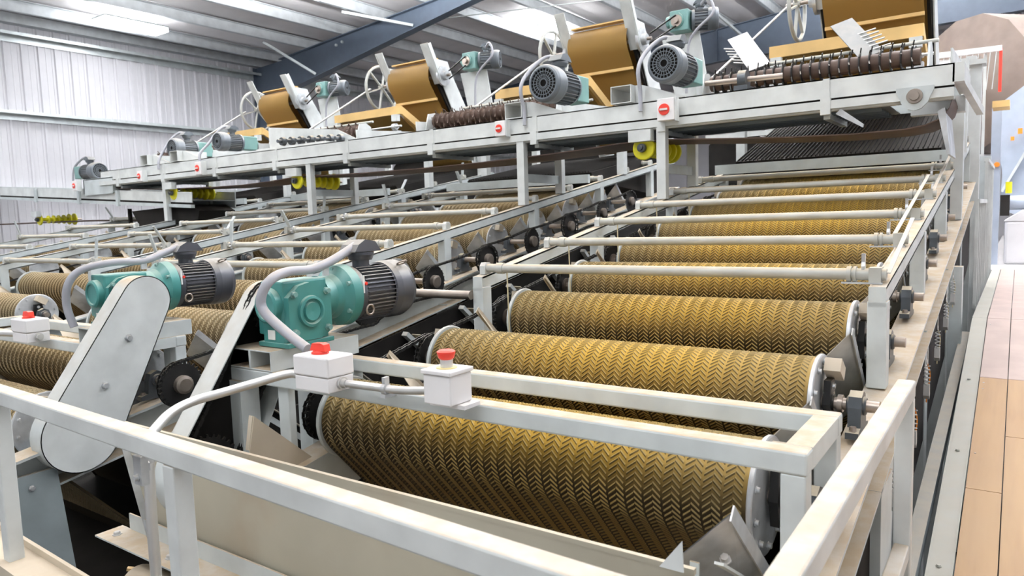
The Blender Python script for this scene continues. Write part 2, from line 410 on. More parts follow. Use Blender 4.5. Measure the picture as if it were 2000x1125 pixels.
def sprocket_mb(c, r=.098, n=28):
    m = MB(); c = V(c); poly = []
    for k in range(n):
        for (da, rr) in ((-.28, r), (-.12, r+.012), (.12, r+.012), (.28, r)):
            a = 2*PI*(k+da)/n; poly.append((math.cos(a)*rr, math.sin(a)*rr))
    m.prism(poly, c-V((.004, 0, 0)), (0, 1, 0), (0, 0, 1), (.008, 0, 0))
    return m
def pillow_mb(c, s=1):
    """bearing on a pedestal; c is the shaft centre; base 0.085 under it"""
    x, y, z = c; m = MB()
    m.prism([(-.085, -.088), (.085, -.088), (.085, -.068), (.050, -.060), (.044, 0), (.033, .033), (0, .047), (-.033, .033), (-.044, 0), (-.050, -.060), (-.085, -.068)], (x-.019, y, z), (0, 1, 0), (0, 0, 1), (.038, 0, 0))
    m.lathe((x-.028, y, z), (1, 0, 0), [(0, .026), (.004, .030), (.052, .030), (.056, .026)], 16)
    return m
_cache = {}
SPX = {-1: .888, 1: 1.115}
def belt_unit(bank, i, first=None):
    y, z = drum(i); xm = (bank['x0']+bank['x1'])/2
    d = bank['drv']; key = (d, bank['bm'].name)
    lab = 'chevron rubber belt on its roller, %s row up in the %s' % (ORD[i+1 if bank['rows'][0] == -1 else i], bank['n'])
    grp = 'chevron belts of the ' + bank['n']
    if key in _cache: return dup(_cache[key], (xm, y, z), lab, grp)
    t = thing('chevron_belt_roller', lab, 'conveyor belt', (0, 0, 0), grp)
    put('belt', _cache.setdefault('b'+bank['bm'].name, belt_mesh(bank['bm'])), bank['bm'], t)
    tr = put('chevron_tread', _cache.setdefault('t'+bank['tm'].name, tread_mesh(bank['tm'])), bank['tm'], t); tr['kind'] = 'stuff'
    for s in (-1, 1):
        fl = put('end_flange', MB().lathe((s*.768, 0, 0), (s, 0, 0), [(0, .150), (.004, .153), (.012, .153), (.014, .148), (.014, .0)], 36), GALV if s > 0 else PAINT_BG, t)
        bb = MB()
        for k in range(10):
            a = 2*PI*k/10+.2; bb.bolt((s*.783, math.cos(a)*.128, math.sin(a)*.128), (s, 0, 0), .008, .010)
        bo = put('bolt', bb, GALV, fl); bo['kind'] = 'stuff'
        bx = s*(.825 if (s == d and d < 0) else .885)
        pb = put('pillow_bearing', pillow_mb((bx, 0, 0)), CAST, t)
        for yy in (-.066, .066): put('mounting_bolt', MB().bolt((bx, yy, -.068), (0, 0, 1), .011, .016), STEEL, pb)
        # funnel plate beside the upper run
        pl = MB()
        o1 = V((s*.822, .27, .19)); i1 = V((s*.71, .27, .062)); dd = V((0, .66, -.62)).normalized()
        o2 = o1+dd*.42; i2 = i1+dd*.45; tt = V((s*.0, -.003, .003))
        pl.add([o1, i1, i2, o2, o1+V((0, 0, .004)), i1+V((0, 0, .004)), i2+V((0, 0, .004)), o2+V((0, 0, .004))], [(0, 1, 2, 3), (4, 7, 6, 5), (0, 4, 5, 1), (1, 5, 6, 2), (2, 6, 7, 3), (3, 7, 4, 0)])
        pl.beam(o1, o2, .004, .03)
        put('funnel_plate', pl, CREAM if s < 0 else GALV, t)
        if s == d:
            put('bearing_cap', MB().cbox((s*.80, -.01, .112), .05, .06, .045, Matrix.Rotation(-.3, 3, 'X')), CREAM, t)
            continue
        # take-up bracket by the flange
        br = MB().cbox((s*.815, .02, .105), .05, .075, .045, Matrix.Rotation(-.6, 3, 'X'))
        put('take_up_bracket', br, CREAM, t)
        fb = MB().prism([(-.026, -.07), (.026, -.07), (.042, 0), (.026, .075), (-.026, .075), (-.042, 0)], (s*.80-.008, 0, 0), (0, 1, 0), (0, 0, 1), (.022, 0, 0)).lathe((s*.80-.014, 0, 0), (1, 0, 0), [(0, .026), (.034, .026)], 14)
        f = put('flange_bearing', fb, BLACKM, t)
        put('bolt', MB().bolt((s*.80+s*.012, 0, .054), (s, 0, 0), .009, .01).bolt((s*.80+s*.012, 0, -.052), (s, 0, 0), .009, .01), GALV, f)
    put('shaft', MB().cyl((-.93, 0, 0), (.95 if d < 0 else 1.13, 0, 0), .019, 14).cyl((-.845, 0, 0), (-.83, 0, 0), .028, 14).cyl((.83, 0, 0), (.845, 0, 0), .028, 14), STEEL, t)
    sp = put('sprocket', sprocket_mb((d*SPX[d], 0, 0)), BLACKM, t)
    put('hub', MB().lathe((d*(SPX[d]-.015), 0, 0), (d, 0, 0), [(0, .045), (.045, .043), (.05, .030)], 16), STEEL, sp)
    t.location = (xm, y, z); _cache[key] = t
    return t
def chain_mb(x, A, B, r=.104, pitch=.021):
    m = MB(); A = V((0, *A)); B = V((0, *B)); d = (B-A); Ln = d.length; d.normalize(); n = V((0, -d.z, d.y))
    if n.z < 0: n = -n
    tot = 2*Ln+2*PI*r; cnt = int(tot/pitch); cnt += cnt % 2
    def P(s):
        s %= tot
        if s < Ln: return A+n*(r+.012*0-.035*math.sin(PI*s/Ln)*.3)+d*s
        s -= Ln
        if s < PI*r: a = s/r; return B+n*math.cos(a)*r+d*math.sin(a)*r
        s -= PI*r
        if s < Ln: return B-n*(r-.03*math.sin(PI*s/Ln))-d*s
        s -= Ln; a = s/r; return A-n*math.cos(a)*r-d*math.sin(a)*r
    for k in range(cnt):
        p = P(tot*k/cnt); q = P(tot*(k+1)/cnt); e = (q-p)*.1
        w = .011 if k % 2 else .0075
        for sx in (-1, 1): m.beam(p-e+V((x+sx*w, 0, 0)), q+e+V((x+sx*w, 0, 0)), .003, .014, (1, 0, 0) if 0 else (0, -(q-p).z, (q-p).y))
        m.cbox(p+V((x, 0, 0)), .024, .007, .007)
    return m
for bi, b in enumerate(BANKS):
    for i in b['rows']: belt_unit(b, i)
    if b['rows'][0] == -1:                            # the driven drum ends inside the chain guard: no sprocket, bare shaft
        for r in [o for o in C.objects if o.parent is None and o.get('label', '').startswith('chevron rubber belt on its roller, lowest row up in the second')]:
            for ch in [c for c in C.objects if c.parent == r and c.name.split('.')[0] in ('sprocket', 'shaft', 'pillow_bearing', 'mounting_bolt')]:
                for g in [g for g in C.objects if g.parent == ch]: bpy.data.objects.remove(g)
                bpy.data.objects.remove(ch)
    xm = (b['x0']+b['x1'])/2; xs = xm+b['drv']*SPX[b['drv']]
    if bi < 3:
        rows = list(b['rows'])
        for i in rows[:-1]:
            if i < 0: continue
            xo = xs+(.012 if i % 2 else -.012)
            o = put('drive_chain', chain_mb(xo, drum(i), drum(i+1)), BLACKM, loc=(xo, *drum(i)))
            tag(o, 'black roller chain between %s and %s sprockets, %s' % (ORD[i-rows[0]], ORD[i-rows[0]+1], b['n']), 'chain', 'roller chains of the '+b['n'])

# ------------------------------------------------------------------ frames
def make_frame(bi, b):
    x0, x1, d, P_ = b['x0'], b['x1'], b['drv'], b['paint']
    ys = 1.0 if bi < 2 else 1.4
    lab = ['light grey welded frame carrying the golden chevron belts, beside the plank walkway', 'light grey welded frame behind the round-ended chain guard, second bank from the right',
           'light grey welded frame of the third bank from the right, behind both gear motors', 'grey welded frame of the leftmost bank near the white wall'][bi]
    t = thing('machine_frame', lab, 'machine frame', ((x0+x1)/2, ys, FZ), 'frames of the four belt banks')
    xl, xr = x0-.01, x1+.01
    for x in (x0+(.05 if d < 0 else -.02), xr+.01):
        m = MB(); s = 1 if x > (x0+x1)/2 else -1
        yq = ys if s > 0 or bi > 1 else 1.36; a = V((x, yq, beam_z(yq))); e = V((x, YEND, beam_z(YEND)))
        m.beam(a-V((0, 0, .006)), e-V((0, 0, .006)), .12, .012)                       # top flange
        m.beam(a+V((s*-.055, 0, -.09)), e+V((s*-.055, 0, -.09)), .008, .16)                # web
        m.beam(a-V((0, 0, .172)), e-V((0, 0, .172)), .11, .010)
        put('side_beam', m, P_, t)
    for x in (x0, x1):
        a = V((x, 2.80, chord_z(2.80)-.035)); e = V((x, YEND, chord_z(YEND)-.035)); m = MB()
        m.beam(a+V((0, 0, .03)), e+V((0, 0, .03)), .055, .008)
        m.beam(a+V((.024, 0, 0)), e+V((.024, 0, 0)), .007, .07)
        m.beam(a-V((.024, 0, 0)), e-V((.024, 0, 0)), .007, .07)
        m.beam(a-V((0, 0, .03)), e-V((0, 0, .03)), .055, .008)
        m.cbox(a+V((0, -.002, 0)), .056, .006, .072)
        put('top_chord', m, P_, t)
        for k in range(5):
            y = 2.83+1.2*k
            if y > YEND: break
            put('post', MB().box(x-.032, x+.032, y-.035, y+.035, beam_z(y), chord_z(y)-.055), P_, t, bevel=.004 if bi == 0 else 0)
            put('leg', MB().box(x-.05, x+.05, y-.06, y+.06, FZ, beam_z(y)-.17), P_, t)
        if not (bi == 1 and x == x1): put('leg', MB().box(x-.05, x+.05, 1.45, 1.55, FZ, beam_z(1.5)-.17), P_, t)
        # braces of the leg row
        for k in range(4):
            y = 2.9+1.2*k
            put('diagonal_brace', MB().beam((x, y, beam_z(y)-.9), (x, y+1.1, beam_z(y)-.22), .05, .012, (1, 0, 0)), P_, t)
    for y in (3.2, 5.6, 8.2):
        put('cross_member', MB().box(x0+.05, x1-.05, y-.03, y+.03, beam_z(y)-.80, beam_z(y)-.72), P_, t)
    # drive frame across the low end
    zt = -.52; fx0, fx1 = (x0-.25, x1+.045) if d < 0 else (x0-.045, x1+.07)
    if bi < 2:
        bev = .006
        put('front_rail', MB().box(fx0, fx1, 1.58, 1.637, zt-.052, zt), P_, t, bevel=bev)
        put('rear_rail', MB().box(fx0, fx1, 1.905, 1.962, zt-.052, zt), P_, t, bevel=bev)
        for x in ((fx0, fx0+.06), (fx1-.06, fx1)):
            put('end_rail', MB().box(x[0]+.001, x[1]-.001, 1.636, 1.906, zt-.051, zt-.001), P_, t)
            for y in (1.582, 1.902):
                put('frame_post', MB().box(x[0]+.003, x[1]-.003, y, y+.056, beam_z(y)-.0, zt-.051), P_, t, bevel=.004)
        inn = (x0-.0, x0+.06) if d < 0 else (x1-.06, x1)
        put('frame_post', MB().box(inn[0], inn[1], 1.60, 1.63, beam_z(1.6), zt-.05), P_, t, bevel=.004)
        put('frame_post', MB().box(inn[0], inn[1], 1.91, 1.96, beam_z(1.9), zt-.05), P_, t, bevel=.004)
        # long legs under the outboard drive end
        ox = (fx0, fx0+.06) if d < 0 else (fx1-.06, fx1)
        if bi == 0:
            for yy in (1.57, 1.89): put('drive_leg', MB().box(ox[0]-.01, ox[1]+.01, yy, yy+.08, FZ, zt-.05), P_, t)
        mx = (-2.42, -2.17) if bi == 0 else (-3.61, -3.36)
        w = (mx[1]-mx[0])/2
        for k in (0, 1):
            cx = mx[0]+w*(k+.5)
            put('mount_tube', MB().hollow((cx, 1.58, zt+.037), (cx, 2.0, zt+.037), w, .075, .006), P_, t, bevel=.002)
    return t
FR = [make_frame(i, b) for i, b in enumerate(BANKS)]

# catch boards under the belts (dark inside, tan where the dust lies)
for bi, b in enumerate(BANKS):
    x0, x1 = b['x0'], b['x1']
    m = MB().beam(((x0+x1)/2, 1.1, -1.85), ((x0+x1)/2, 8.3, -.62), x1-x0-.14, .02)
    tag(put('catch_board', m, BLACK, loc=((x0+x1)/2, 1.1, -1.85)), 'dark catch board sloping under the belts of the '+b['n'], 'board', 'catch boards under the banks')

tag(put('front_catch_board', MB().beam((-1.285, 1.33, -1.10), (-1.285, 2.0, -1.34), 1.70, .02), PLYM, loc=(-1.285, 1.4, -1.2)), 'tan dusty board under the lowest belt of the rightmost bank', 'board')
# ------------------------------------------------------------------ spreader pipes
def star_mb(c, r=.034, n=9):
    poly = []
    for k in range(2*n):
        rr = r if k % 2 == 0 else r*.62; a = PI*k/n; poly.append((math.cos(a)*rr, math.sin(a)*rr))
    return MB().prism(poly, V(c)-V((.012, 0, 0)), (0, 1, 0), (0, 0, 1), (.024, 0, 0))
for bi, b in enumerate(BANKS):
    x0, x1, d = b['x0'], b['x1'], b['drv']
    for k in range(9 if bi < 3 else 8):
        y = 2.865+.598*k; z = chord_z(y)+.028
        s = -d      # the handle is on the side away from the drive
        xh, xb = (x1, x0) if s > 0 else (x0, x1)
        t = thing('spreader_pipe', 'dusty grey cross pipe, %s up the %s' % (['lowest', 'second', 'third', 'fourth', 'fifth', 'sixth', 'seventh', 'eighth', 'ninth'][k], b['n']), 'pipe', ((x0+x1)/2, y, z), 'pipes across the '+b['n'])
        put('pipe', MB().cyl((x0-.01, y, z), (x1+.02, y, z), .0215, 16), PIPE, t)
        put('collar', MB().cyl((xb+s*.075, y, z), (xb+s*.115, y, z), .027, 16), PIPE, t)
        m = MB(); m.cyl((xh-s*.11, y, z), (xh-s*.095, y, z), .029, 16).cyl((xh-s*.088, y, z), (xh-s*.078, y, z), .029, 16)
        put('collar', m, PIPE, t)
        put('end_bracket', MB().prism([(-.028, -.03), (.028, -.03), (.028, .012), (.014, .028), (-.014, .028), (-.028, .012)], (xb-.016, y, z), (0, 1, 0), (0, 0, 1), (.032, 0, 0)), PAINT_LT, t)
        put('end_bracket', MB().box(xh-.035, xh+.005, y-.028, y+.028, z-.03, z+.026), PIPE, t)
        if bi == 0:
            put('handle', MB().prism([(-.008, -.02), (.008, -.02), (.012, .03), (.006, .045), (.009, .075), (-.009, .075), (-.006, .045), (-.012, .03)], (xh-.062, y, z), (0, 1, 0), (0, 0, 1), (.012, 0, 0)).beam((xh-.125, y-.02, z-.03), (xh+.01, y-.02, z-.03), .02, .006), GALV, t)
        else:
            put('star_wheel', star_mb((xh-s*.055, y, z)), GALV, t)
            if k % 2 == 0 or k == 1:
                dy, dz = [(.10, .14), (-.06, .21), (.02, .19), (-.10, .17)][(k+bi) % 4]
                put('lever', MB().beam((xh-s*.03, y, z), (xh-s*.03, y+dy, z+dz), .008, .038, (1, 0, 0)), PAINT_BG, t)
        if bi < 2 and k < 5:
            put('cord', MB().cyl((xb+s*.13, y, z), (xb+s*.13, y+.01, beam_z(y)-.15), .0035, 5), STRING, t)
# linkage rods on the right chord of the rightmost bank
for k, (ya, yb, dx) in enumerate([(2.86, 3.55, .025), (3.46, 4.9, -.04), (4.66, 5.95, .0)]):
    o = put('link_rod', MB().beam((-.40+dx, ya, chord_z(ya)+.035), (-.40+dx, yb, chord_z(yb)+.10), .016, .004), PAINT_LT, loc=(-.4, ya, chord_z(ya)))
    tag(o, ['flat link strap between the lowest two pipe handles by the walkway', 'long flat link strap along the right chord at the middle handles', 'upper flat link strap along the right chord below the conveyor'][k], 'strap')

# ------------------------------------------------------------------ spring tensioners on the walkway side
for k in range(6):
    y = 2.75+.5*k; z = beam_z(y)-.22; x = -.325
    t = thing('spring_tensioner', 'chrome spring hook hanging under the right beam, %s from the front' % (['first', 'second', 'third', 'fourth', 'fifth', 'sixth'][k]), 'hook', (x, y, z), 'spring hooks under the right beam')
    put('eye_bolt', MB().path([(x, y, z+.05), (x, y, z), (x, y+.012, z-.012), (x, y, z-.024), (x, y-.012, z-.012), (x, y, z)], .003, 6, 3), EMT, t)
    m = MB(); pts = [(x+.012*math.cos(a*1.2), y+.012*math.sin(a*1.2), z-.03-.0035*a) for a in range(26)]
    put('spring', m.path(pts, .003, 5, 1), GALV, t)
    put('clevis', MB().prism([(-.012, 0), (.012, 0), (.020, -.05), (0, -.07), (-.020, -.05)], (x-.012, y, z-.115), (0, 1, 0), (0, 0, 1), (.024, 0, 0)), EMT, t)
    put('cord', MB().path([(x, y+.01, z-.02), (x+.01, y+.03, z-.08), (x, y+.03, z-.16), (x, y, z-.2)], .003, 5, 4), ORANGE if k < 3 else STRING, t)
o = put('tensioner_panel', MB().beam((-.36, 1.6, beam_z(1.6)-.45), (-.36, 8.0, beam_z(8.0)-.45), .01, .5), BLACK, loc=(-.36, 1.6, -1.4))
tag(o, 'dark side sheet hanging below the right side beam beside the walkway', 'panel')
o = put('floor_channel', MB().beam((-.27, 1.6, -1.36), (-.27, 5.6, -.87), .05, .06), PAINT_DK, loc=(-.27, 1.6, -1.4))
tag(o, 'dark sloping channel in the gap between bank and walkway', 'channel')

# ------------------------------------------------------------------ gear motors
def ring_bolts(c, ax, R, n, r, h, a0=0):
    ax = V(ax).normalized(); a = ax.cross(V((0, 0, 1)))
    if a.length < .01: a = V((1, 0, 0))
    a.normalize(); bb = ax.cross(a); m = MB()
    for k in range(n):
        an = a0+2*PI*k/n; m.bolt(V(c)+(a*math.cos(an)+bb*math.sin(an))*R, ax, r, h)
    return m
def motor(c, ax, r, Lm, t, mat, fan_open=False, box_up=True, finlen=None, nf=40):
    """finned motor; c = drive end centre on axis, ax = direction towards the fan end"""
    c = V(c); ax = V(ax).normalized(); a = V((0, 0, 1)) - ax*ax.z; a.normalize(); s = ax.cross(a)
    bl = Lm*.62
    m = MB().lathe(c, ax, [(0, r*.80), (.006, r*.93), (.03, r*.95), (.032, r*.84), (bl, r*.84)], 40)
    put('end_bell', m, mat, t)
    m = MB()
    for k in range(nf):
        an = 2*PI*(k+.5)/nf; n = a*math.cos(an)+s*math.sin(an)
        if n.dot(a) > .93: continue
        m.beam(c+ax*.034+n*r*.90, c+ax*(bl+.01)+n*r*.90, r*.03, r*.14, n)
    f = put('cooling_fins', m, mat, t)
    cov = [(bl-.005, r*.93), (bl, r*1.0), (bl+.03, r*1.04), (Lm-.03, r*1.04), (Lm-.008, r*.97), (Lm, r*.88)]
    cv = MB().lathe(c, ax, cov, 40, caps=False)
    cv.lathe(c, ax, [(Lm, r*.88), (Lm-.003, r*.80)], 40, caps=False)
    fc = put('fan_cover', cv, mat, t)
    g = MB(); e = c+ax*(Lm-.004)
    put('fan', MB().lathe(c+ax*(Lm-.03), ax, [(0, r*.84), (.004, r*.84)], 30), BLACK, fc)
    for q in (.2, .42, .62, .82):
        n = 36; pr = [(0, r*q), (.004, r*q), (.004, r*(q+.035)), (0, r*(q+.035))]; g.lathe(e, ax, pr+[pr[0]], 30, caps=False)
    for k in range(24):
        an = 2*PI*k/24; n = a*math.cos(an)+s*math.sin(an); g.beam(e+n*r*.2, e+n*r*.86, .0035, .004, n.cross(ax))
    put('fan_grille', g, mat, fc)
    if box_up:
        p = c+ax*bl*.52
        m = MB().lathe(p+a*r*.8, a, [(0, r*.30), (r*.32, r*.30), (r*.32, r*.40), (r*.50, r*.48), (r*.60, r*.48)], 10)
        put('terminal_box', m, mat, t)
        m = MB(); q = p+a*(r*1.42)
        w = r*.62; poly = [(-w, 0), (w, -.0), (w*.55, r*.34), (-w*.2, r*.42), (-w*.7, r*.25)]
        m.prism(poly, q-s*r*.42, ax, a, s*r*.84)
        put('terminal_hood', m, mat, t)
    return c+ax*Lm
def worm_gearbox(t, xc, y0, y1, z0, z1, out, mat=TEAL):
    """housing centred at xc; output cover on the +x (out=1) or -x side; motor adapter towards +y"""
    w = .15; x0, x1 = xc-w/2, xc+w/2; ym = (y0+y1)/2; zm = (z0+z1)/2
    put('housing', MB().box(x0+.012, x1-.012, y0, y1, z0, z1), mat, t, bevel=.008)
    hh = (z1-z0)/2*.9; hw = (y1-y0)/2*.95
    poly = [(-hw, -hh*.75), (-hw*.45, -hh), (hw*.45, -hh), (hw, -hh*.75), (hw, hh*.55), (hw*.5, hh*.93), (0, hh*1.02), (-hw*.5, hh*.93), (-hw, hh*.55)]
    for s in (-1, 1):
        xx = x1-.014 if s > 0 else x0+.014
        cv = put('side_cover', MB().prism(poly, (xx, ym, zm), (0, 1, 0), (0, 0, 1), (s*.028, 0, 0)), mat, t, bevel=.005)
        put('hub_ring', MB().lathe((xx+s*.027, ym, zm), (s, 0, 0), [(0, .060), (.012, .057), (.014, .048), (.004, .042), (.004, .036), (.014, .033), (.010, .0)], 32), mat, cv)
        for dy in (-1, 1):
            for dz in (-1, 1): put('bolt', MB().bolt((xx+s*.027, ym+dy*hw*.78, zm+dz*hh*.66), (s, 0, 0), .011, .018), TEAL_BG, cv)
    put('input_cap', MB().lathe((xc-.005, y0+.004, zm+.028), (0, -1, 0), [(0, .066), (.028, .064), (.034, .055), (.034, .048), (.028, .044), (.028, 0)], 32), mat, t)
    put('foot', MB().box(x0-.012, x1+.012, y0-.004, y1+.004, z0-.008, z0+.010), mat, t, bevel=.003)
    put('name_plate', MB().box(x0+.045, x0+.085, y0-.003, y0+.002, z0+.02, z0+.055), WHITE, t)
    ad = put('motor_adapter', MB().lathe((xc, y1-.002, zm+.035), (0, 1, 0), [(0, .085), (.045, .080), (.070, .090), (.095, .120), (.135, .124), (.140, .112)], 36), mat, t)
    put('bolt', ring_bolts((xc, y1+.093, zm+.035), (0, -1, 0), .106, 6, .010, .016, .5), TEAL_BG, ad)
    return V((xc, y1+.138, zm+.035))
for k, (xc, lab) in enumerate([(-2.225, 'teal worm gearbox with finned grey motor behind the white switch box with red knob'), (-3.515, 'teal worm gearbox with finned grey motor behind the round-ended chain guard')]):
    t = thing('gear_motor', lab, 'gear motor', (xc, 1.8, -.44), 'gear motors driving the banks')
    e = worm_gearbox(t, xc, 1.64, 1.845, -.435, -.20, 1)
    motor(e, (0, 1, 0), .118, .315, t, MOTOR)
    put('lifting_eye', MB().path([(xc+.118*.75+.02*math.cos(a), 2.235+.02*math.sin(a), -.17+.008*math.cos(a)) for a in [PI*2*q/10 for q in range(11)]], .004, 6, 1), STEEL, t)
    put('lifting_eye', MB().path([(xc+.105, 2.025+.02*math.cos(a), -.345+.02*math.sin(a)) for a in [PI*2*q/10 for q in range(11)]], .005, 6, 1), STEEL, t)
    put('red_marker', MB().lathe((xc+.108, 2.002, -.238), (1, 0, 0), [(0, .007), (.008, .007)], 10), RED, t)
    put('data_plate', MB().box(xc+.108, xc+.114, 1.986, 1.994, -.275, -.205), WHITE, t)
# flexible conduits
o = put('flexible_conduit', MB().path([(-1.93, 1.55, -.41), (-2.03, 1.545, -.36), (-2.13, 1.535, -.29), (-2.135, 1.535, -.235), (-2.12, 1.565, -.185), (-2.15, 1.66, -.165), (-2.19, 1.79, -.168), (-2.20, 1.87, -.155), (-2.215, 1.97, -.125), (-2.225, 2.06, -.09)], .0175, 12, 6), CONDUIT, loc=(-1.93, 1.55, -.41))
tag(o, 'grey flexible conduit arching from switch box over the nearest gearbox to motor', 'conduit')
o = put('conduit_clip', MB().cbox((-2.205, 1.88, -.168), .010, .028, .06).cbox((-2.205, 1.90, -.138), .022, .02, .008), GALV, loc=(-2.2, 1.88, -.17)); tag(o, 'zinc strap clip holding conduit above the nearest gearbox', 'clip')
o = put('flexible_conduit', MB().path([(-3.60, 1.56, -.44), (-3.62, 1.545, -.34), (-3.60, 1.55, -.24), (-3.57, 1.60, -.175), (-3.52, 1.72, -.148), (-3.51, 1.86, -.15), (-3.515, 1.96, -.12), (-3.515, 2.05, -.09)], .0175, 12, 6), CONDUIT, loc=(-3.6, 1.56, -.44))
tag(o, 'grey flexible conduit curving up behind the chain guard to second motor', 'conduit')
o = put('conduit_clip', MB().cbox((-3.505, 1.86, -.16), .010, .028, .06), GALV, loc=(-3.5, 1.86, -.17)); tag(o, 'zinc strap clip holding conduit above the second gearbox', 'clip')
o = put('drive_shaft', MB().cyl((-2.2, 2.78, -.37), (-3.0, 2.78, -.37), .022), STEEL, loc=(-2.6, 2.78, -.37))
tag(o, 'brown bare steel cross shaft between motor and the first chord post', 'shaft')

# ------------------------------------------------------------------ chain guards
def stadium(A, ra, B, rb, n=14, grow=0):
    A = V(A); B = V(B); d = (B-A); Ld = d.length; ang = math.atan2(d.y, d.x); off = math.acos((ra-rb)/Ld)
    pts = []
    for k in range(n+1):
        a = ang+off+(2*PI-2*off)*k/n; pts.append((A.x+(ra+grow)*math.cos(a), A.y+(ra+grow)*math.sin(a)))
    for k in range(n+1):
        a = ang-off+2*off*k/n; pts.append((B.x+(rb+grow)*math.cos(a), B.y+(rb+grow)*math.sin(a)))
    return pts
def guard(xa, xb, face, label):
    """xa..xb width of rim, face = x of the closed sheet"""
    t = thing('chain_guard', label, 'guard', ((xa+xb)/2, 1.4, -1.03), 'chain guards of the drives')
    P = stadium((1.752, -.325), .115, (1.425, -.875), .165, 18); n = len(P)
    s = 1 if face > (xa+xb)/2 else -1
    put('face_sheet', MB().prism(P, (face-s*.003, 0, 0), (0, 1, 0), (0, 0, 1), (s*.003, 0, 0)), PAINT_LT if s > 0 else PAINT, t)
    m = MB(); a = [V((xa, y, z)) for y, z in P]; b = [V((xb, y, z)) for y, z in P]
    Q = stadium((1.752, -.325), .111, (1.425, -.875), .161, 18); c = [V((xa, y, z)) for y, z in Q]; e = [V((xb, y, z)) for y, z in Q]
    for (u, v, sm) in ((a, b, True), (c, e, True), (a, c, False), (b, e, False)):
        m.add(u+v, [(k, (k+1) % n, n+(k+1) % n, n+k) for k in range(n)], sm)
    put('rim_band', m, PAINT, t)
    return t
t = guard(-3.405, -3.30, -3.30, 'light grey round-ended chain guard with two screws on its flat face')
for (y, z) in ((1.655, -.485), (1.535, -.68)):
    put('screw', MB().bolt((-3.30, y, z), (1, 0, 0), .014, .016), GALV, t)
t = guard(-2.425, -2.325, -2.425, 'light grey chain guard seen edge-on with black chain inside, beside nearest gearbox')
o = put('drive_chain', chain_mb(-2.37, (1.425, -.875), (1.752, -.325), .115), BLACKM, loc=(-2.37, 1.425, -.875)); tag(o, 'black roller chain running inside the open chain guard', 'chain')
o = put('drive_sprocket', sprocket_mb((-2.37, 1.425, -.875), .125, 34), BLACKM, loc=(-2.37, 1.425, -.875)); tag(o, 'large black sprocket at the bottom of the open chain guard', 'sprocket')
o = put('drive_sprocket', sprocket_mb((-2.37, 1.752, -.325), .085, 22), BLACKM, loc=(-2.37, 1.752, -.325)); tag(o, 'small black sprocket on the gearbox shaft in the open chain guard', 'sprocket')
o = put('guard_backing', MB().prism(stadium((1.752, -.325), .108, (1.425, -.875), .158, 16), (-2.420, 0, 0), (0, 1, 0), (0, 0, 1), (.006, 0, 0)), BLACK, loc=(-2.415, 1.5, -.8)); tag(o, 'oily dark inner sheet of the open chain guard', 'sheet')
# ------------------------------------------------------------------ switch boxes on the drive frame
def switch_box(x0, x1, y0, y1, z0, z1, label, group=None):
    t = thing('switch_box', label, 'switch box', ((x0+x1)/2, (y0+y1)/2, z0), group)
    zm = z0+(z1-z0)*.42
    put('base', MB().box(x0+.003, x1-.003, y0+.003, y1-.003, z0, zm), BOXW, t, bevel=.004)
    put('lid', MB().box(x0, x1, y0, y1, zm+.001, z1), BOXW, t, bevel=.006)
    xc = (x0+x1)/2-.012; yc = (y0+y1)/2
    k = put('knob', MB().lathe((xc, yc, z1), (0, 0, 1), [(0, .028), (.006, .028), (.006, .024), (.010, .022)], 20), RED, t)
    put('grip', MB().prism([(-.036, 0), (.036, 0), (.032, .022), (.016, .026), (-.024, .024)], (xc, yc-.012, z1+.009), (1, 0, 0), (0, 0, 1), (0, .024, 0)), RED, k)
    for sx in (-1, 1):
        xx = x0 if sx < 0 else x1
        put('cable_gland', MB().lathe((xx, yc, z0+.026), (sx, 0, 0), [(0, .020), (.008, .020), (.008, .015), (.022, .0135)], 14), EMT, t)
    return t
switch_box(-1.90, -1.735, 1.465, 1.575, -.525, -.412, 'white switch box with red rotary knob on the nearest drive frame rail')
switch_box(-4.05, -3.885, 1.465, 1.575, -.525, -.412, 'white switch box with red rotary knob at the far left rail behind chain guard')
t = thing('emergency_stop', 'white box with red mushroom button and yellow collar on the front rail', 'emergency stop', (-1.30, 1.52, -.51))
put('enclosure', MB().box(-1.345, -1.248, 1.47, 1.565, -.505, -.422), BOXW, t, bevel=.004)
put('lid', MB().box(-1.35, -1.243, 1.465, 1.57, -.421, -.408), BOXW, t, bevel=.003)
put('base_plate', MB().box(-1.35, -1.225, 1.50, 1.57, -.517, -.506), BOXW, t)
put('yellow_plate', MB().lathe((-1.297, 1.517, -.408), (0, 0, 1), [(0, .030), (.002, .030)], 24), surf('yellow_label', (.78, .66, .30), .5), t)
put('collar', MB().lathe((-1.297, 1.517, -.406), (0, 0, 1), [(0, .018), (.022, .018)], 20), EMT, t)
put('mushroom_button', MB().lathe((-1.297, 1.517, -.384), (0, 0, 1), [(0, .018), (.004, .022), (.018, .026), (.022, .026), (.026, .020), (.027, 0)], 24), RED, t)
o = put('conduit_pipe', MB().path([(-1.735, 1.52, -.499), (-1.62, 1.54, -.503), (-1.5, 1.545, -.502), (-1.35, 1.53, -.482)], .0125, 12, 5), EMT, loc=(-1.6, 1.54, -.5)); tag(o, 'short grey conduit joining white switch box to red emergency button box', 'conduit')
o = put('conduit_clip', MB().lathe((-1.575, 1.543, -.503), (1, 0, 0), [(0, .017), (.016, .017)], 14).cbox((-1.567, 1.555, -.525), .02, .05, .012).cbox((-1.567, 1.545, -.478), .012, .02, .02), GALV, loc=(-1.57, 1.54, -.52)); tag(o, 'zinc clamp around the short conduit on the front rail', 'clip')
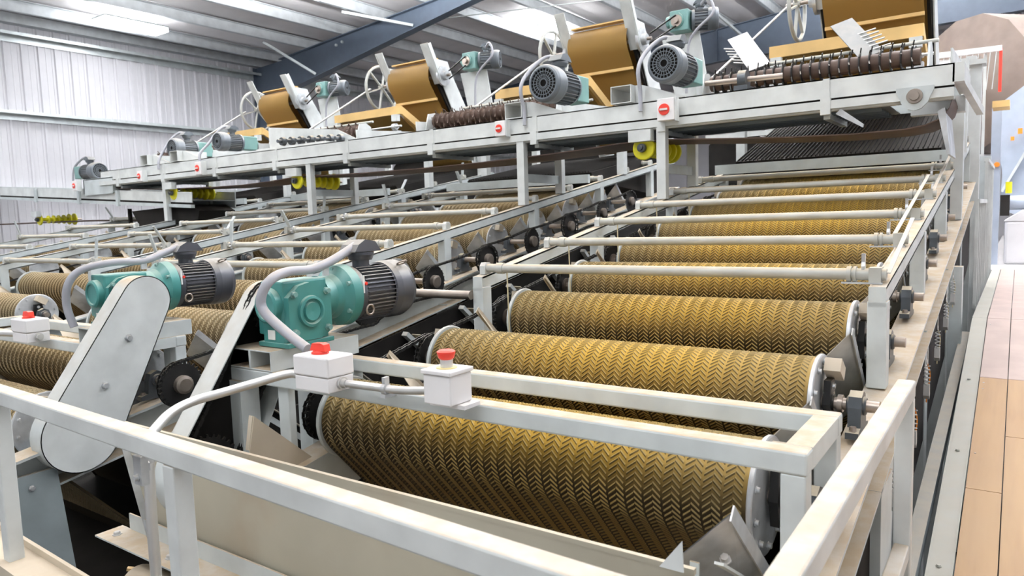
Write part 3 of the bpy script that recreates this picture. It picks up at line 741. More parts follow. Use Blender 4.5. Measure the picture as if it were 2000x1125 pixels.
o = put('conduit_pipe', MB().path([(-1.925, 1.52, -.499), (-1.964, 1.50, -.488), (-2.007, 1.4, -.503), (-2.05, 1.3, -.52), (-2.066, 1.22, -.528), (-2.045, 1.14, -.538), (-2.0, 1.07, -.554), (-1.935, 1.0, -.575), (-1.893, .975, -.615), (-1.883, .968, -.68), (-1.882, .965, -.8), (-1.882, .965, -1.0), (-1.882, .965, -1.4), (-1.882, .965, -2.0)], .0145, 14, 6), EMT, loc=(-1.85, .95, -1.9)); tag(o, 'bent steel conduit running from the white switch box down beside the handrail post', 'conduit')
o = put('conduit_pipe', MB().path([(-4.07, 1.52, -.499), (-4.35, 1.50, -.51), (-4.7, 1.48, -.525), (-5.2, 1.45, -.54)], .0145, 12, 5), EMT, loc=(-4.6, 1.5, -.52)); tag(o, 'steel conduit running left from the far switch box', 'conduit')
o = put('conduit_clip', MB().box(-1.835, -1.797, .905, .925, -.645, -.57).bolt((-1.816, .905, -.625), (0, -1, 0), .008, .01).beam((-1.80, .92, -.60), (-1.88, .95, -.605), .018, .02).lathe((-1.882, .965, -.615), (0, 0, 1), [(0, .019), (.022, .019)], 14), GALV, loc=(-1.87, .9, -.6)); tag(o, 'zinc strut clamp tying the vertical conduit to the front handrail', 'clip')

# ------------------------------------------------------------------ front chute panel and low fittings
t = thing('chute_panel', 'large dusty galvanized chute sheet behind the front handrail', 'chute', (-1.6, 1.3, -1.6))
put('sheet', MB().prism([(-2.69, -.706), (-.50, -.70), (-.50, -1.9), (-2.2, -1.9)], (0, 1.30, 0), (1, 0, 0), (0, 0, 1), (0, .003, 0)), GALV_D, t)
put('inner_sheet', MB().prism([(-2.69, -.706), (-.50, -.70), (-.52, -1.2), (-2.5, -1.2)], (0, 1.304, 0), (1, 0, 0), (0, .22, .92), (0, .002, 0)) if 0 else MB().beam((-2.68, 1.305, -.706), (-.5, 1.305, -.70), .012, .012), GALV_D, t)
put('side_flange', MB().beam((-2.69, 1.30, -.706), (-2.2, 1.30, -1.9), .05, .003, (1, 0, 0)), GALV, t)
put('stiffener_angle', MB().beam((-2.72, 1.235, -1.10), (-.5, 1.235, -1.10), .10, .006).beam((-2.66, 1.285, -1.07), (-.5, 1.285, -1.07), .006, .065), PAINT, t)
for x in (-2.65, -2.3, -1.9, -1.5, -1.1, -.7): put('bolt', MB().bolt((x, 1.23, -1.097), (0, 0, 1), .012, .012), GALV, t)
o = put('white_duct', MB().cyl((-2.5, 1.22, -1.24), (-.5, 1.22, -1.24), .07, 24), CREAM, loc=(-1.5, 1.22, -1.3)); tag(o, 'cream round duct below the chute panel angle', 'duct')
# funnel plates in front of row 0
for s, nm in ((1, 'galvanized folded funnel plate at the bottom right corner of the front'),):
    xm = -1.285; yo, zo = 1.26, -.845
    o1 = V((xm+s*.815, 1.437, -.623)); i1 = V((xm+s*.705, 1.416, -.739)); dd = V((0, .66, -.62)).normalized()
    o2 = o1+dd*.5; i2 = i1+dd*.5+V((s*.03, 0, 0))
    m = MB().add([o1, i1, i2, o2], [(0, 1, 2, 3)]).add([p+V((0, .002, .003)) for p in (o1, i1, i2, o2)], [(3, 2, 1, 0)]).beam(o1, o2, .004, .035)
    q = thing('funnel_plate', nm, 'plate', (o1.x, o1.y, i2.z)); put('sheet', m, GALV if s > 0 else CREAM, q)
    if s > 0:
        put('bracket', MB().beam((xm+.80, 1.40, -.72), (xm+.80, 1.62, -.86), .02, .006).beam((xm+.74, 1.42, -.74), (xm+.74, 1.42, -.95), .02, .006, (0, 1, 0)), PAINT, q)
        put('bolt', MB().bolt((xm+.79, 1.47, -.745), (0, -.5, .8), .010, .014), GALV, q)
        put('corner_tab', MB().prism([(0, 0), (.05, .0), (.045, .06)], (-.56, 1.27, -.69), (1, 0, 0), (0, .1, 1), (0, .003, 0)), PAINT_LT, q)
o = put('funnel_plate', MB().prism([(1.446, -.637), (1.421, -.754), (1.60, -.95), (1.82, -1.06), (1.82, -.975)], (-2.10, 0, 0), (0, 1, 0), (0, 0, 1), (.004, 0, 0)).beam((-2.112, 1.446, -.637), (-2.112, 1.424, -.75), .02, .004), CREAM, loc=(-2.1, 1.5, -.95)); tag(o, 'upright cream side plate in front of the lowest drive post', 'plate')

# left foreground: sheets and legs of the second bank
t = thing('front_hopper', 'dark grey hopper leg and sheets at lower left corner', 'hopper', (-3.4, 1.0, -2.2))
put('sheet', MB().prism([(-4.2, -.75), (-3.52, -.80), (-3.12, -2.4), (-4.2, -2.4)], (0, 1.02, 0), (1, 0, 0), (0, 0, 1), (0, .004, 0)), surf('blue_grey_sheet', (.20, .22, .24), .45, .3, .3), t)
put('leg', MB().beam((-3.36, 1.24, -1.0), (-3.10, 1.26, -2.4), .17, .06, (1, 0, 0)), PAINT_DK, t)
put('bolt', MB().bolt((-3.32, 1.22, -1.05), (1, 0, 0), .010, .012), GALV, t)
t = thing('lower_channel', 'cream dusty channel beam running along the lower left edge', 'beam', (-2.6, .95, -1.1))
put('web', MB().beam((-3.6, .98, -1.10), (-1.3, .90, -1.10), .11, .012), CREAM, t)
put('flange', MB().beam((-3.6, 1.035, -1.09), (-1.3, .955, -1.09), .012, .04).beam((-3.6, .925, -1.12), (-1.3, .845, -1.12), .012, .06), CREAM, t)
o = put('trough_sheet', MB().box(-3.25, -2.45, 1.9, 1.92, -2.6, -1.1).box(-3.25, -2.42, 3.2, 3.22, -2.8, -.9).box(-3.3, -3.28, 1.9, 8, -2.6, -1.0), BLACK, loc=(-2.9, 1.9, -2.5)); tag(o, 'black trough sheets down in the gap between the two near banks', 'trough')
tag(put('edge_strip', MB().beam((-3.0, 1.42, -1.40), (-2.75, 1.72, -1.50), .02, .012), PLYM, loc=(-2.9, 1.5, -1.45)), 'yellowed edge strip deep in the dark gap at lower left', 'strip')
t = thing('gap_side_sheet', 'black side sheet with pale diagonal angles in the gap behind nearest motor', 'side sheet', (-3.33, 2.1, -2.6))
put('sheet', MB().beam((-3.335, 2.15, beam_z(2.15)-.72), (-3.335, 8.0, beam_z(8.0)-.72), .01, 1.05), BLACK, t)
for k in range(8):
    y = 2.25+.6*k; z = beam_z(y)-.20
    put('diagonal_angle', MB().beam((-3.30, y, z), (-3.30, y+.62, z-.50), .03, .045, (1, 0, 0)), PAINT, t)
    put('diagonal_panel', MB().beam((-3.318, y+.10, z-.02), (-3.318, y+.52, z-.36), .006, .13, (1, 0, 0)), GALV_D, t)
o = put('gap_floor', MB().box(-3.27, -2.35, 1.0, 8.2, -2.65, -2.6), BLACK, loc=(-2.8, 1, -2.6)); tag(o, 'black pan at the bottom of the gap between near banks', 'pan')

# ------------------------------------------------------------------ handrails
t = thing('handrail', 'dusty light grey square-tube handrail along the front and up the right side', 'handrail', (-.28, .87, -1.9))
zt = -.5
def fy(x): return .845 - .0395*(x+.28)
put('top_rail', MB().beam((-3.3, fy(-3.3), zt-.025), (-.23, fy(-.23), zt-.025), .05, .05), PAINT_LT, t, bevel=.005)
put('top_rail', MB().beam((-.253, fy(-.25)-.02, zt-.025), (-.253, 2.335, zt-.025), .047, .05), PAINT_LT, t, bevel=.005)
for x in (-2.76, -1.615):
    put('post', MB().box(x-.024, x+.024, fy(x)-.024, fy(x)+.024, -2.6, zt-.05), PAINT_LT, t, bevel=.004)
for y in (2.31, 1.05):
    put('post', MB().box(-.277, -.23, y-.022, y+.022, -2.2, zt-.05), PAINT_LT, t, bevel=.004)
put('mid_rail', MB().beam((-.253, .9, -1.0), (-.253, 2.29, -1.0), .04, .045), PAINT_LT, t, bevel=.004)

# ------------------------------------------------------------------ walkway
wk = struct('floor_walkway', MB().box(-.20, 1.3, -2.0, 9.7, -3.2, -2.6), FLOORM)
def wz(y): return -1.75+.19*y if y < 5.42 else -.72
xs = [-.145+.1225*k for k in range(11)]
segs = [(-1.5, 2.05), (2.06, 3.75), (3.76, 4.46), (4.47, 5.42), (5.43, 9.7)]
for k in range(10):
    off = [0, .55, -.4, .3][k % 4]
    cuts = sorted([-1.5, 3.3+off*.9, 4.45, 5.42, 9.7])
    for a, b_ in zip(cuts, cuts[1:]):
        a2, b2 = a+.002, b_-.002
        m = MB().add([V((x, y, wz(min(y, b_)-1e-4)+dz)) for dz in (-.03, 0) for y in (a2, b2) for x in (xs[k]+.002, xs[k+1]-.002)], [(0, 2, 3, 1), (4, 5, 7, 6), (0, 1, 5, 4), (2, 6, 7, 3), (0, 4, 6, 2), (1, 3, 7, 5)])
        put('plank', m, PLANK if b_ <= 4.46 else PLANK2, wk)
m = MB()
for k in range(10):
    for y in (.6, 2.2, 2.3, 3.6, 4.3, 4.38, 5.3): m.lathe((xs[k]+.02+.075*(k % 2), y, wz(y)), (0, 0, 1), [(0, .004), (.0015, .004)], 8)
o = put('screw_heads', m, GALV, wk); o['kind'] = 'stuff'
m = MB()
for a, b_ in ((-1.5, 5.42), (5.42, 9.7)):
    za, zb = wz(a)-.001, wz(b_-1e-3)-.001
    m.add([(-.222, a, za), (-.147, a, za+.002), (-.147, b_, zb+.002), (-.222, b_, zb)], [(0, 1, 2, 3)])
    m.beam((-.222, a, za-.06), (-.222, b_, zb-.06), .008, .12)
    m.beam((-.150, a, za+.001), (-.150, b_, zb+.001), .004, .010)
put('curb_angle', m, CURB, wk)
for y in (1.9, 2.75, 3.6, 4.4): put('bolt', MB().bolt((-.19, y, wz(y)+.001), (0, 0, 1), .007, .006), CURB, wk)
struct('floor_platform', MB().box(-.3, 4.8, 9.7, 20, -.86, -.74), FLOORW)

# ------------------------------------------------------------------ main cross conveyor
CX0, CX1, CY0, CY1 = -10.5, -.335, 5.07, 5.68
t = thing('cross_conveyor', 'long light grey belt conveyor frame crossing above all the banks', 'conveyor', (-5, 5.3, .62))
put('front_channel', MB().box(CX0, CX1, CY0, CY0+.012, .705, .83).box(CX0, CX1, CY0, CY0+.06, .822, .83), PAINT_LT, t)
put('front_flange', MB().box(CX0, CX1, CY0-.03, CY0+.02, .635, .688).box(CX0, CX1, CY0, CY0+.05, .622, .635), PAINT_LT, t)
put('slot', MB().box(CX0, CX1, CY0+.015, CY0+.02, .68, .712), BLACK, t)
put('rear_channel', MB().box(CX0, CX1, CY1-.012, CY1, .63, .83), PAINT_BG, t)
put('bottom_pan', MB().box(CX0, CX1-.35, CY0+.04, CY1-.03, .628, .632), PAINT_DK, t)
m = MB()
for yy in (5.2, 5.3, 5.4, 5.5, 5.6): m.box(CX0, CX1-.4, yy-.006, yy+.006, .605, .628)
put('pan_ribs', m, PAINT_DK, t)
xk = CX0+.5
while xk < CX1-.3:
    put('joint_plate', MB().box(xk-.03, xk+.03, CY0-.036, CY0, .60, .705).box(xk-.02, xk+.02, CY0-.006, CY0+.002, .70, .83), PAINT_LT, t)
    put('cross_channel', MB().box(xk-.02, xk+.02, CY0+.02, CY1-.02, .575, .61), PAINT_BG, t)
    xk += 1.12
put('end_plate', MB().box(CX1-.01, CX1+.05, CY0, CY1, .72, .83).box(CX1-.28, CX1+.03, CY1-.1, CY1, .60, .70).beam((CX1+.02, CY0+.02, .76), (CX1+.10, CY1+.2, .62), .04, .05), PAINT_LT, t)
hs = put('pulley_housing', MB().prism([(-.10, .055), (.10, .055), (.10, .03), (.085, 0), (.07, -.04), (.035, -.075), (0, -.085), (-.035, -.075), (-.07, -.04), (-.085, 0), (-.10, .03)], (-.535, CY0-.045, .655), (1, 0, 0), (0, 0, 1), (0, .03, 0)), PAINT_BG, t)
put('pulley_hub', MB().lathe((-.535, CY0-.045, .655), (0, -1, 0), [(0, .045), (.012, .042), (.012, .028), (.03, .026)], 20), STEEL, hs)
put('gusset', MB().prism([(0, 0), (.16, -.10), (.165, -.08), (.03, .03)], (-.98, CY0-.02, .60), (1, 0, 0), (0, 0, 1), (0, .02, 0)), GALV, t)
put('cleaner_plate', MB().prism([(-.40, .56), (-.36, .58), (-.33, .30), (-.345, .30)], (-.02, CY0+.02, 0), (1, 0, 0), (0, 0, 1), (0, .5, 0)), GALV, t)
for (x, y, z0) in [(-2.17, CY0+.0, 0), (-2.17, CY1, 0), (-3.42, CY0, 0), (-3.42, CY1, 0), (-6.1, CY0-.1, 0), (-6.1, CY1, 0), (-8.88, CY0-.1, 0), (-8.88, CY1, 0), (-.36, 5.9, 0)]:
    y = max(y, CY0+.005)
    put('post', MB().box(x-.035, x+.035, y-.03, y+.03, chord_z(y) if x < -.5 else beam_z(y), .64), PAINT_LT, t)
for x in (-2.17, -3.42, -6.1, -8.88):
    put('strut', MB().box(x-.008, x+.008, CY0, CY1, .30, .37), PAINT_BG, t)
# belt
def strip(pts, y0, y1, th, mat, name, t):
    m = MB(); n = len(pts); a = [V((x, y0, z)) for x, z in pts]; b = [V((x, y1, z)) for x, z in pts]
    c = [V((x, y0, z-th)) for x, z in pts]; d = [V((x, y1, z-th)) for x, z in pts]
    for (u, v, sm) in ((a, b, True), (d, c, True), (c, a, False), (b, d, False)): m.add(u+v, [(k, k+1, n+k+1, n+k) for k in range(n-1)], sm)
    return put(name, m, mat, t)
pts = [(-.55, .775), (-.47, .765), (-.40, .73), (-.36, .68), (-.345, .63), (-.36, .575), (-.41, .52), (-.48, .490), (-.60, .475), (-.9, .473), (-1.3, .490), (-1.75, .520), (-2.2, .553), (-2.5, .552), (-2.9, .530), (-3.4, .512), (-3.9, .50), (-4.6, .495), (-5.3, .50), (-5.9, .51), (-6.3, .525),
       (-6.8, .50), (-7.3, .485), (-7.9, .49), (-8.6, .51), (-9.5, .54), (-10.1, .58), (-10.35, .64), (-10.4, .70), (-10.3, .76)]
t2 = thing('return_belt', 'wide brown conveyor belt sagging beneath the cross conveyor frame', 'belt', (-5, 5.3, .5))
strip(pts, 5.10, 5.60, .008, BELT_DK, 'belt_loop', t2)
# yellow disc return rollers
for k, (x, z, lab) in enumerate([(-2.33, .495, 'yellow disc return roller under the conveyor near the rightmost bank'), (-6.35, .475, 'yellow disc return roller under the conveyor at mid left'), (-8.75, .455, 'small yellow disc return roller farther left under the conveyor'), (-12.6, .215, 'yellow disc return roller under the lower left conveyor')]):
    t = thing('disc_roller', lab, 'roller', (x, 5.35, z), 'yellow disc rollers')
    put('shaft', MB().cyl((x, 5.04, z), (x, 5.72, z), .014, 10), STEEL, t)
    for y, r in ((5.10, .088), (5.225, .062), (5.30, .065), (5.375, .068), (5.45, .072), (5.53, .085), (5.61, .092)):
        put('disc', MB().lathe((x, y-.012, z), (0, 1, 0), [(0, r*.93), (.006, r), (.02, r), (.026, r*.93)], 24), YEL, t)
    put('core', MB().cyl((x, 5.1, z), (x, 5.63, z), .028, 16), YEL, t)
    b_ = put('hanger', MB().box(x-.09, x+.09, 5.02, 5.09, z+.045, z+.13), PAINT_LT, t)
    put('bearing', MB().lathe((x, 5.075, z), (0, -1, 0), [(0, .034), (.03, .032), (.03, .018), (.045, .016)], 14), CAST, t)

# lower conveyor at far left, climbing away to the left
t = thing('side_conveyor', 'short grey belt conveyor at far left below the main cross conveyor', 'conveyor', (-12, 5.1, .4))
def lz(x): return .40-.060*(x+8.3)
A, B = V((-16, 5.1, lz(-16))), V((-8.35, 5.1, lz(-8.35)))
put('front_channel', MB().beam(A-V((0, 0, .02)), B-V((0, 0, .02)), .012, .13), PAINT_LT, t)
put('lower_flange', MB().beam(A-V((0, 0, .13)), B-V((0, 0, .13)), .05, .04), PAINT_BG, t)
put('slot', MB().beam(A-V((0, -.015, .09)), B-V((0, -.015, .09)), .012, .05), BLACK, t)
put('rear_channel', MB().beam(A+V((0, .6, -.05)), B+V((0, .6, -.05)), .012, .2), PAINT_BG, t)
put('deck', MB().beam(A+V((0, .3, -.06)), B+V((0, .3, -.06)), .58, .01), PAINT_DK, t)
for x in (-14, -12.6, -11.2, -10.1): put('joint_plate', MB().box(x-.03, x+.03, 5.06, 5.09, lz(x)-.17, lz(x)+.04), PAINT_BG, t)
put('motor_stand', MB().box(-11.0, -10.2, 5.06, 5.07, lz(-10.6)-.02, lz(-10.6)+.20).box(-11.0, -10.98, 5.06, 5.3, lz(-10.6), lz(-10.6)+.2).box(-10.2, -10.18, 5.06, 5.3, lz(-10.6), lz(-10.6)+.2).box(-11.0, -10.18, 5.06, 5.5, lz(-10.6)+.19, lz(-10.6)+.205), PAINT_BG, t)
o = put('return_belt', MB().path([(-15.5, 5.3, .18), (-12, 5.3, .17), (-10.5, 5.3, .15), (-8.5, 5.3, .12)], .014, 6, 4), BELT_DK, loc=(-12, 5.3, .17)); tag(o, 'thin brown belt edge line below the far left conveyor', 'belt')
t = thing('head_chute', 'black discharge chute under the end of the far left conveyor', 'chute', (-8.9, 5.3, .1))
put('body', MB().prism([(-9.9, .26), (-8.5, .30), (-8.3, .22), (-8.35, .08), (-9.7, .02)], (0, 5.15, 0), (1, 0, 0), (0, 0, 1), (0, .5, 0)), BLACK, t)
put('leg', MB().beam((-10.05, 5.2, .3), (-10.05, 5.2, -.2), .04, .04, (1, 0, 0)).beam((-9.75, 5.2, .1), (-10.0, 5.2, -.15), .04, .04, (1, 0, 0)), BLACK, t)

# ------------------------------------------------------------------ motors and switches on the conveyor
def top_motor(x, y, z, r, Lm, label, ax=(0, -1, 0), grp='motors along the cross conveyor'):
    t = thing('conveyor_motor', label, 'motor', (x, y, z-r), grp)
    c = V((x, y, z)); a = V(ax)
    motor(c, a, r, Lm, t, MOTOR_BG, nf=28)
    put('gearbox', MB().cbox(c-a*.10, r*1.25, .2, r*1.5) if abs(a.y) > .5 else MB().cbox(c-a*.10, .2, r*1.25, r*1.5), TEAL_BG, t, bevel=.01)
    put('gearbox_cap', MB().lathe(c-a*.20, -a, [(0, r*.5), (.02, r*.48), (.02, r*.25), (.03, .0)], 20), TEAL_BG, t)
    top = c+a*Lm*.32+V((0, 0, r*1.55)); e = V((x-r*1.55, y+a.y*(Lm+.02), z-r*1.6))
    if abs(a.y) > .5: pts = [top, top+V((-r*.7, -.05, r*.18)), (x-r*1.35, y-Lm*.75, z+r*.9), (x-r*1.5, y-Lm, z-r*.1), (x-r*1.45, CY0-.02, z-r*1.3), (x-r*1.4, CY0-.03, .76)]
    else: pts = [top, top+V((-.15, 0, r*.25)), (x-.30, y, z+r*1.0), (x-.40, y, z), (x-.42, y, z-r*1.2)]
    put('conduit', MB().path(pts, .016, 8, 5), CONDUIT, t)
    return t
def bracket(x, z, label):
    t = thing('motor_bracket', label, 'bracket', (x, 5.15, .83), 'motor brackets on the conveyor edge')
    put('box', MB().hollow((x-.06, 5.05, z), (x-.06, 5.45, z), .17, .13, .006), PAINT_LT, t)
    put('sloped_plate', MB().prism([(.03, .065), (.09, .06), (.42, -.06), (.42, -.065), (.03, -.065)], (x, 5.12, z), (1, 0, 0), (0, 0, 1), (0, .012, 0)), PAINT_LT, t)
    return t
top_motor(-3.16, 5.42, 1.075, .145, .40, 'dusty grey fan-cooled motor above the middle of the cross conveyor')
bracket(-3.42, .895, 'folded grey bracket left of the middle conveyor motor')
top_motor(-2.14, 5.42, 1.085, .132, .38, 'dusty grey fan-cooled motor above the right part of the cross conveyor')
bracket(-2.43, .905, 'folded grey bracket left of the right conveyor motor')
top_motor(-8.78, 5.45, 1.02, .12, .32, 'dusty grey motor at the left end of the cross conveyor')
bracket(-8.55, .90, 'folded grey bracket right of the left end conveyor motor')
top_motor(-7.88, 5.50, 1.03, .11, .32, 'dusty grey motor second from the left end of the cross conveyor')
bracket(-9.25, .90, 'folded grey bracket at the leftmost end of the cross conveyor')
top_motor(-11.3, 5.25, lz(-10.7)+.33, .12, .42, 'dusty brown-grey motor on the stand of the far left conveyor', (1, 0, 0))
t = thing('drive_coupling', 'grey shaft coupling and bearing behind the right conveyor motor', 'coupling', (-1.75, 5.5, .95))
put('shaft', MB().cyl((-2.0, 5.5, .98), (-1.45, 5.6, .98), .02), STEEL, t)
put('pillow_bearing', MB().lathe((-1.75, 5.55, .98), (1, 0, 0), [(0, .07), (.06, .07)], 16).box(-1.77, -1.67, 5.47, 5.63, .84, .93), CAST, t)
put('bracket', MB().box(-1.95, -1.4, 5.45, 5.65, .82, .85), PAINT_LT, t)
for k, (x, z, s, lab) in enumerate([(-2.10, .745, 1.0, 'white switch with red disc on the conveyor above the yellow roller'), (-3.565, .75, .8, 'white switch with red disc below the middle conveyor motor'), (-7.98, .71, .95, 'white switch with red disc at mid left of the conveyor'), (-9.30, .695, .85, 'white switch with red disc at the left end of the conveyor'), (-11.08, lz(-11.0)+.10, .9, 'white switch with red disc on the far left lower conveyor')]):
    t = thing('rotary_switch', lab, 'switch', (x, CY0-.04, z-.08), 'red rotary switches on the conveyors')
    put('box', MB().box(x-.065*s, x+.065*s, CY0-.10, CY0-.036, z-.078*s, z+.078*s), BOXW, t, bevel=.004)
    kk = put('dial', MB().lathe((x-.01, CY0-.10, z), (0, -1, 0), [(0, .042*s), (.008, .040*s), (.008, 0)], 24), RED, t)
    put('pointer', MB().cbox((x-.01, CY0-.112, z), .055*s, .012, .014), WHITE, kk)
    put('side_flange', MB().box(x+.066*s, x+.075*s, CY0-.09, CY0-.03, z-.085*s, z+.085*s), PAINT_LT, t)

# ------------------------------------------------------------------ upper machinery above each bank
def upper(bi, b):
    xb0 = (b['x0']+b['x1'])/2; xm = xb0+(.17, .5, .4, .4)[bi]; nm = b['n']
    # inclined take-away belt
    yc, zc = 7.35, 1.93 if bi == 0 else 1.86
    t = thing('inclined_belt', 'brown cleated belt on a steep incline above the '+nm, 'conveyor belt', (xm, yc, zc-.9), 'inclined brown belts above the banks')
    hw = .36 if bi else .40; r = .20; d2 = V((0, .60, -.80)); u2 = V((0, .80, .60)); Ln = 1.15
    P = []
    a0 = math.atan2(u2.z, u2.y)
    for k in range(13): a = a0+PI*k/12; P.append((math.cos(a)*r, math.sin(a)*r))
    e = d2*Ln
    for k in range(9): a = a0+PI+PI*k/8; P.append((e.y+math.cos(a)*r, e.z+math.sin(a)*r))
    n = len(P); m = MB()
    vs = [V((xm+sx*hw, yc+p[0], zc+p[1])) for sx in (-1, 1) for p in P]
    m.add(vs, [(k, (k+1) % n, n+(k+1) % n, n+k) for k in range(n)], True)
    bl = put('belt', m, PICKB, t)
    for k, s in enumerate((.20, .75)):
        q = V((0, yc, zc))-u2*(r+.012)+d2*s
        put('cleat', MB().beam((xm-hw, q.y, q.z), (xm+hw, q.y, q.z), .03, .03), WOODP, bl)
    q = V((0, yc, zc))+V((0, -.06, r+.02)); put('cleat', MB().beam((xm-hw, q.y, q.z), (xm+hw+.02, q.y, q.z), .09, .015), WOODP, bl)
    for s in (-1, 1):
        ps = [(-.10, .20), (.12, .20), (.20, .05), (1.0, -1.1), (.62, -1.15), (-.02, -.05)]
        put('side_plate', MB().prism(ps, (xm+s*(hw+.05), yc, zc), (0, 1, 0), (0, 0, 1), (s*.012, 0, 0)), PAINT_LT, t)
        put('side_belt', MB().beam((xm+s*(hw+.025), yc+.02, zc-.05), (xm+s*(hw+.025), yc+.70, zc-1.0), .03, .20), BLACK, t)
        put('upright', MB().beam((xm+s*(hw+.04), yc-.05, zc-.1), (xm+s*(hw+.04), yc-.30, zc+.36), .012, .13, (1, 0, 0)).beam((xm+s*(hw+.09), yc-.02, zc-.1), (xm+s*(hw+.09), yc-.27, zc+.36), .08, .010, (1, 0, 0)), PAINT_LT, t)
        put('roller_end', MB().lathe((xm+s*(hw+.07), yc, zc), (s, 0, 0), [(0, .13), (.03, .13), (.03, .06), (.08, .055)], 20), GALV, t)
    put('shaft', MB().cyl((xm-hw-.36, yc, zc), (xm+hw+.2, yc, zc), .018, 10), STEEL, t)
    # spoked wheel
    wx = xm-hw-(.30 if bi else .26); wr = .30
    w = put('spoked_wheel', MB().path([(wx, yc+wr*math.cos(2*PI*k/32), zc-.03+wr*math.sin(2*PI*k/32)) for k in range(33)], .019, 8, 1), PIPE, t)
    m = MB().cyl((wx-.03, yc, zc), (wx+.03, yc, zc), .035, 14)
    for k in range(6): a = PI*k/3+.3; m.beam((wx, yc, zc-.015), (wx, yc+wr*math.cos(a), zc-.03+wr*math.sin(a)), .016, .028, (1, 0, 0))
    put('spoke', m, PIPE, w)
    o = put('crank_rod', MB().cyl((wx-.02, yc-.2, zc-.05), (wx-.45, yc-1.15, 1.12), .012, 8), EMT, loc=(wx, yc-.6, 1.5)); tag(o, 'thin steel rod slanting from the spoked wheel, '+nm, 'rod', 'slanting crank rods')
    # small gear motor on top right (the rightmost bank's own stands above the frame)
    if bi == 0: return upper2(bi, b, xb0, nm)
    gx, gy, gz = xm+hw+.50, yc+.1, zc+.13
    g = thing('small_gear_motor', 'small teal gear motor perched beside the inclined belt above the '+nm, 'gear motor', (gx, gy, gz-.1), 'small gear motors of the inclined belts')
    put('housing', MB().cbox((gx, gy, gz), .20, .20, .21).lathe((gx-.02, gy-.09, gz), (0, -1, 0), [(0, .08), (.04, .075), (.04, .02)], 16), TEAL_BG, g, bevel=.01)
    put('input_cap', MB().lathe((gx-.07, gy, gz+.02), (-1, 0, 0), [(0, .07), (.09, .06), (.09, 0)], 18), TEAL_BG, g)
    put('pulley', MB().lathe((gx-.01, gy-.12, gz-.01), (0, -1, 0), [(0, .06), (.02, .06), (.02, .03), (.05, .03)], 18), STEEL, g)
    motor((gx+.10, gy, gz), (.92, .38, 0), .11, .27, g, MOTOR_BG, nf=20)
    put('conduit', MB().path([(gx+.2, gy, gz+.14), (gx+.30, gy-.05, gz+.18), (gx+.36, gy-.08, gz+.02), (gx+.18, gy-.10, gz-.14), (gx+.10, gy-.1, gz-.3), (gx+.08, gy-.1, gz-.75)], .014, 7, 5), CONDUIT, g)
    put('stand', MB().prism([(-.26, -.10), (.16, -.10), (.30, -.95), (-.06, -.95)], (gx, gy+.06, gz), (1, 0, 0), (0, 0, 1), (0, .012, 0)), PAINT_LT, g)
    m = MB(); A = V((gx-.01, gy-.15, gz-.01)); B = V((xm+hw+.18, yc, zc))
    for s in (-1, 1): m.cyl(A+V((0, 0, s*.055)), B+V((0, 0, s*.05)), .009, 6)
    put('drive_belt', m, BLACKM, g)
    upper2(bi, b, xb0, nm)
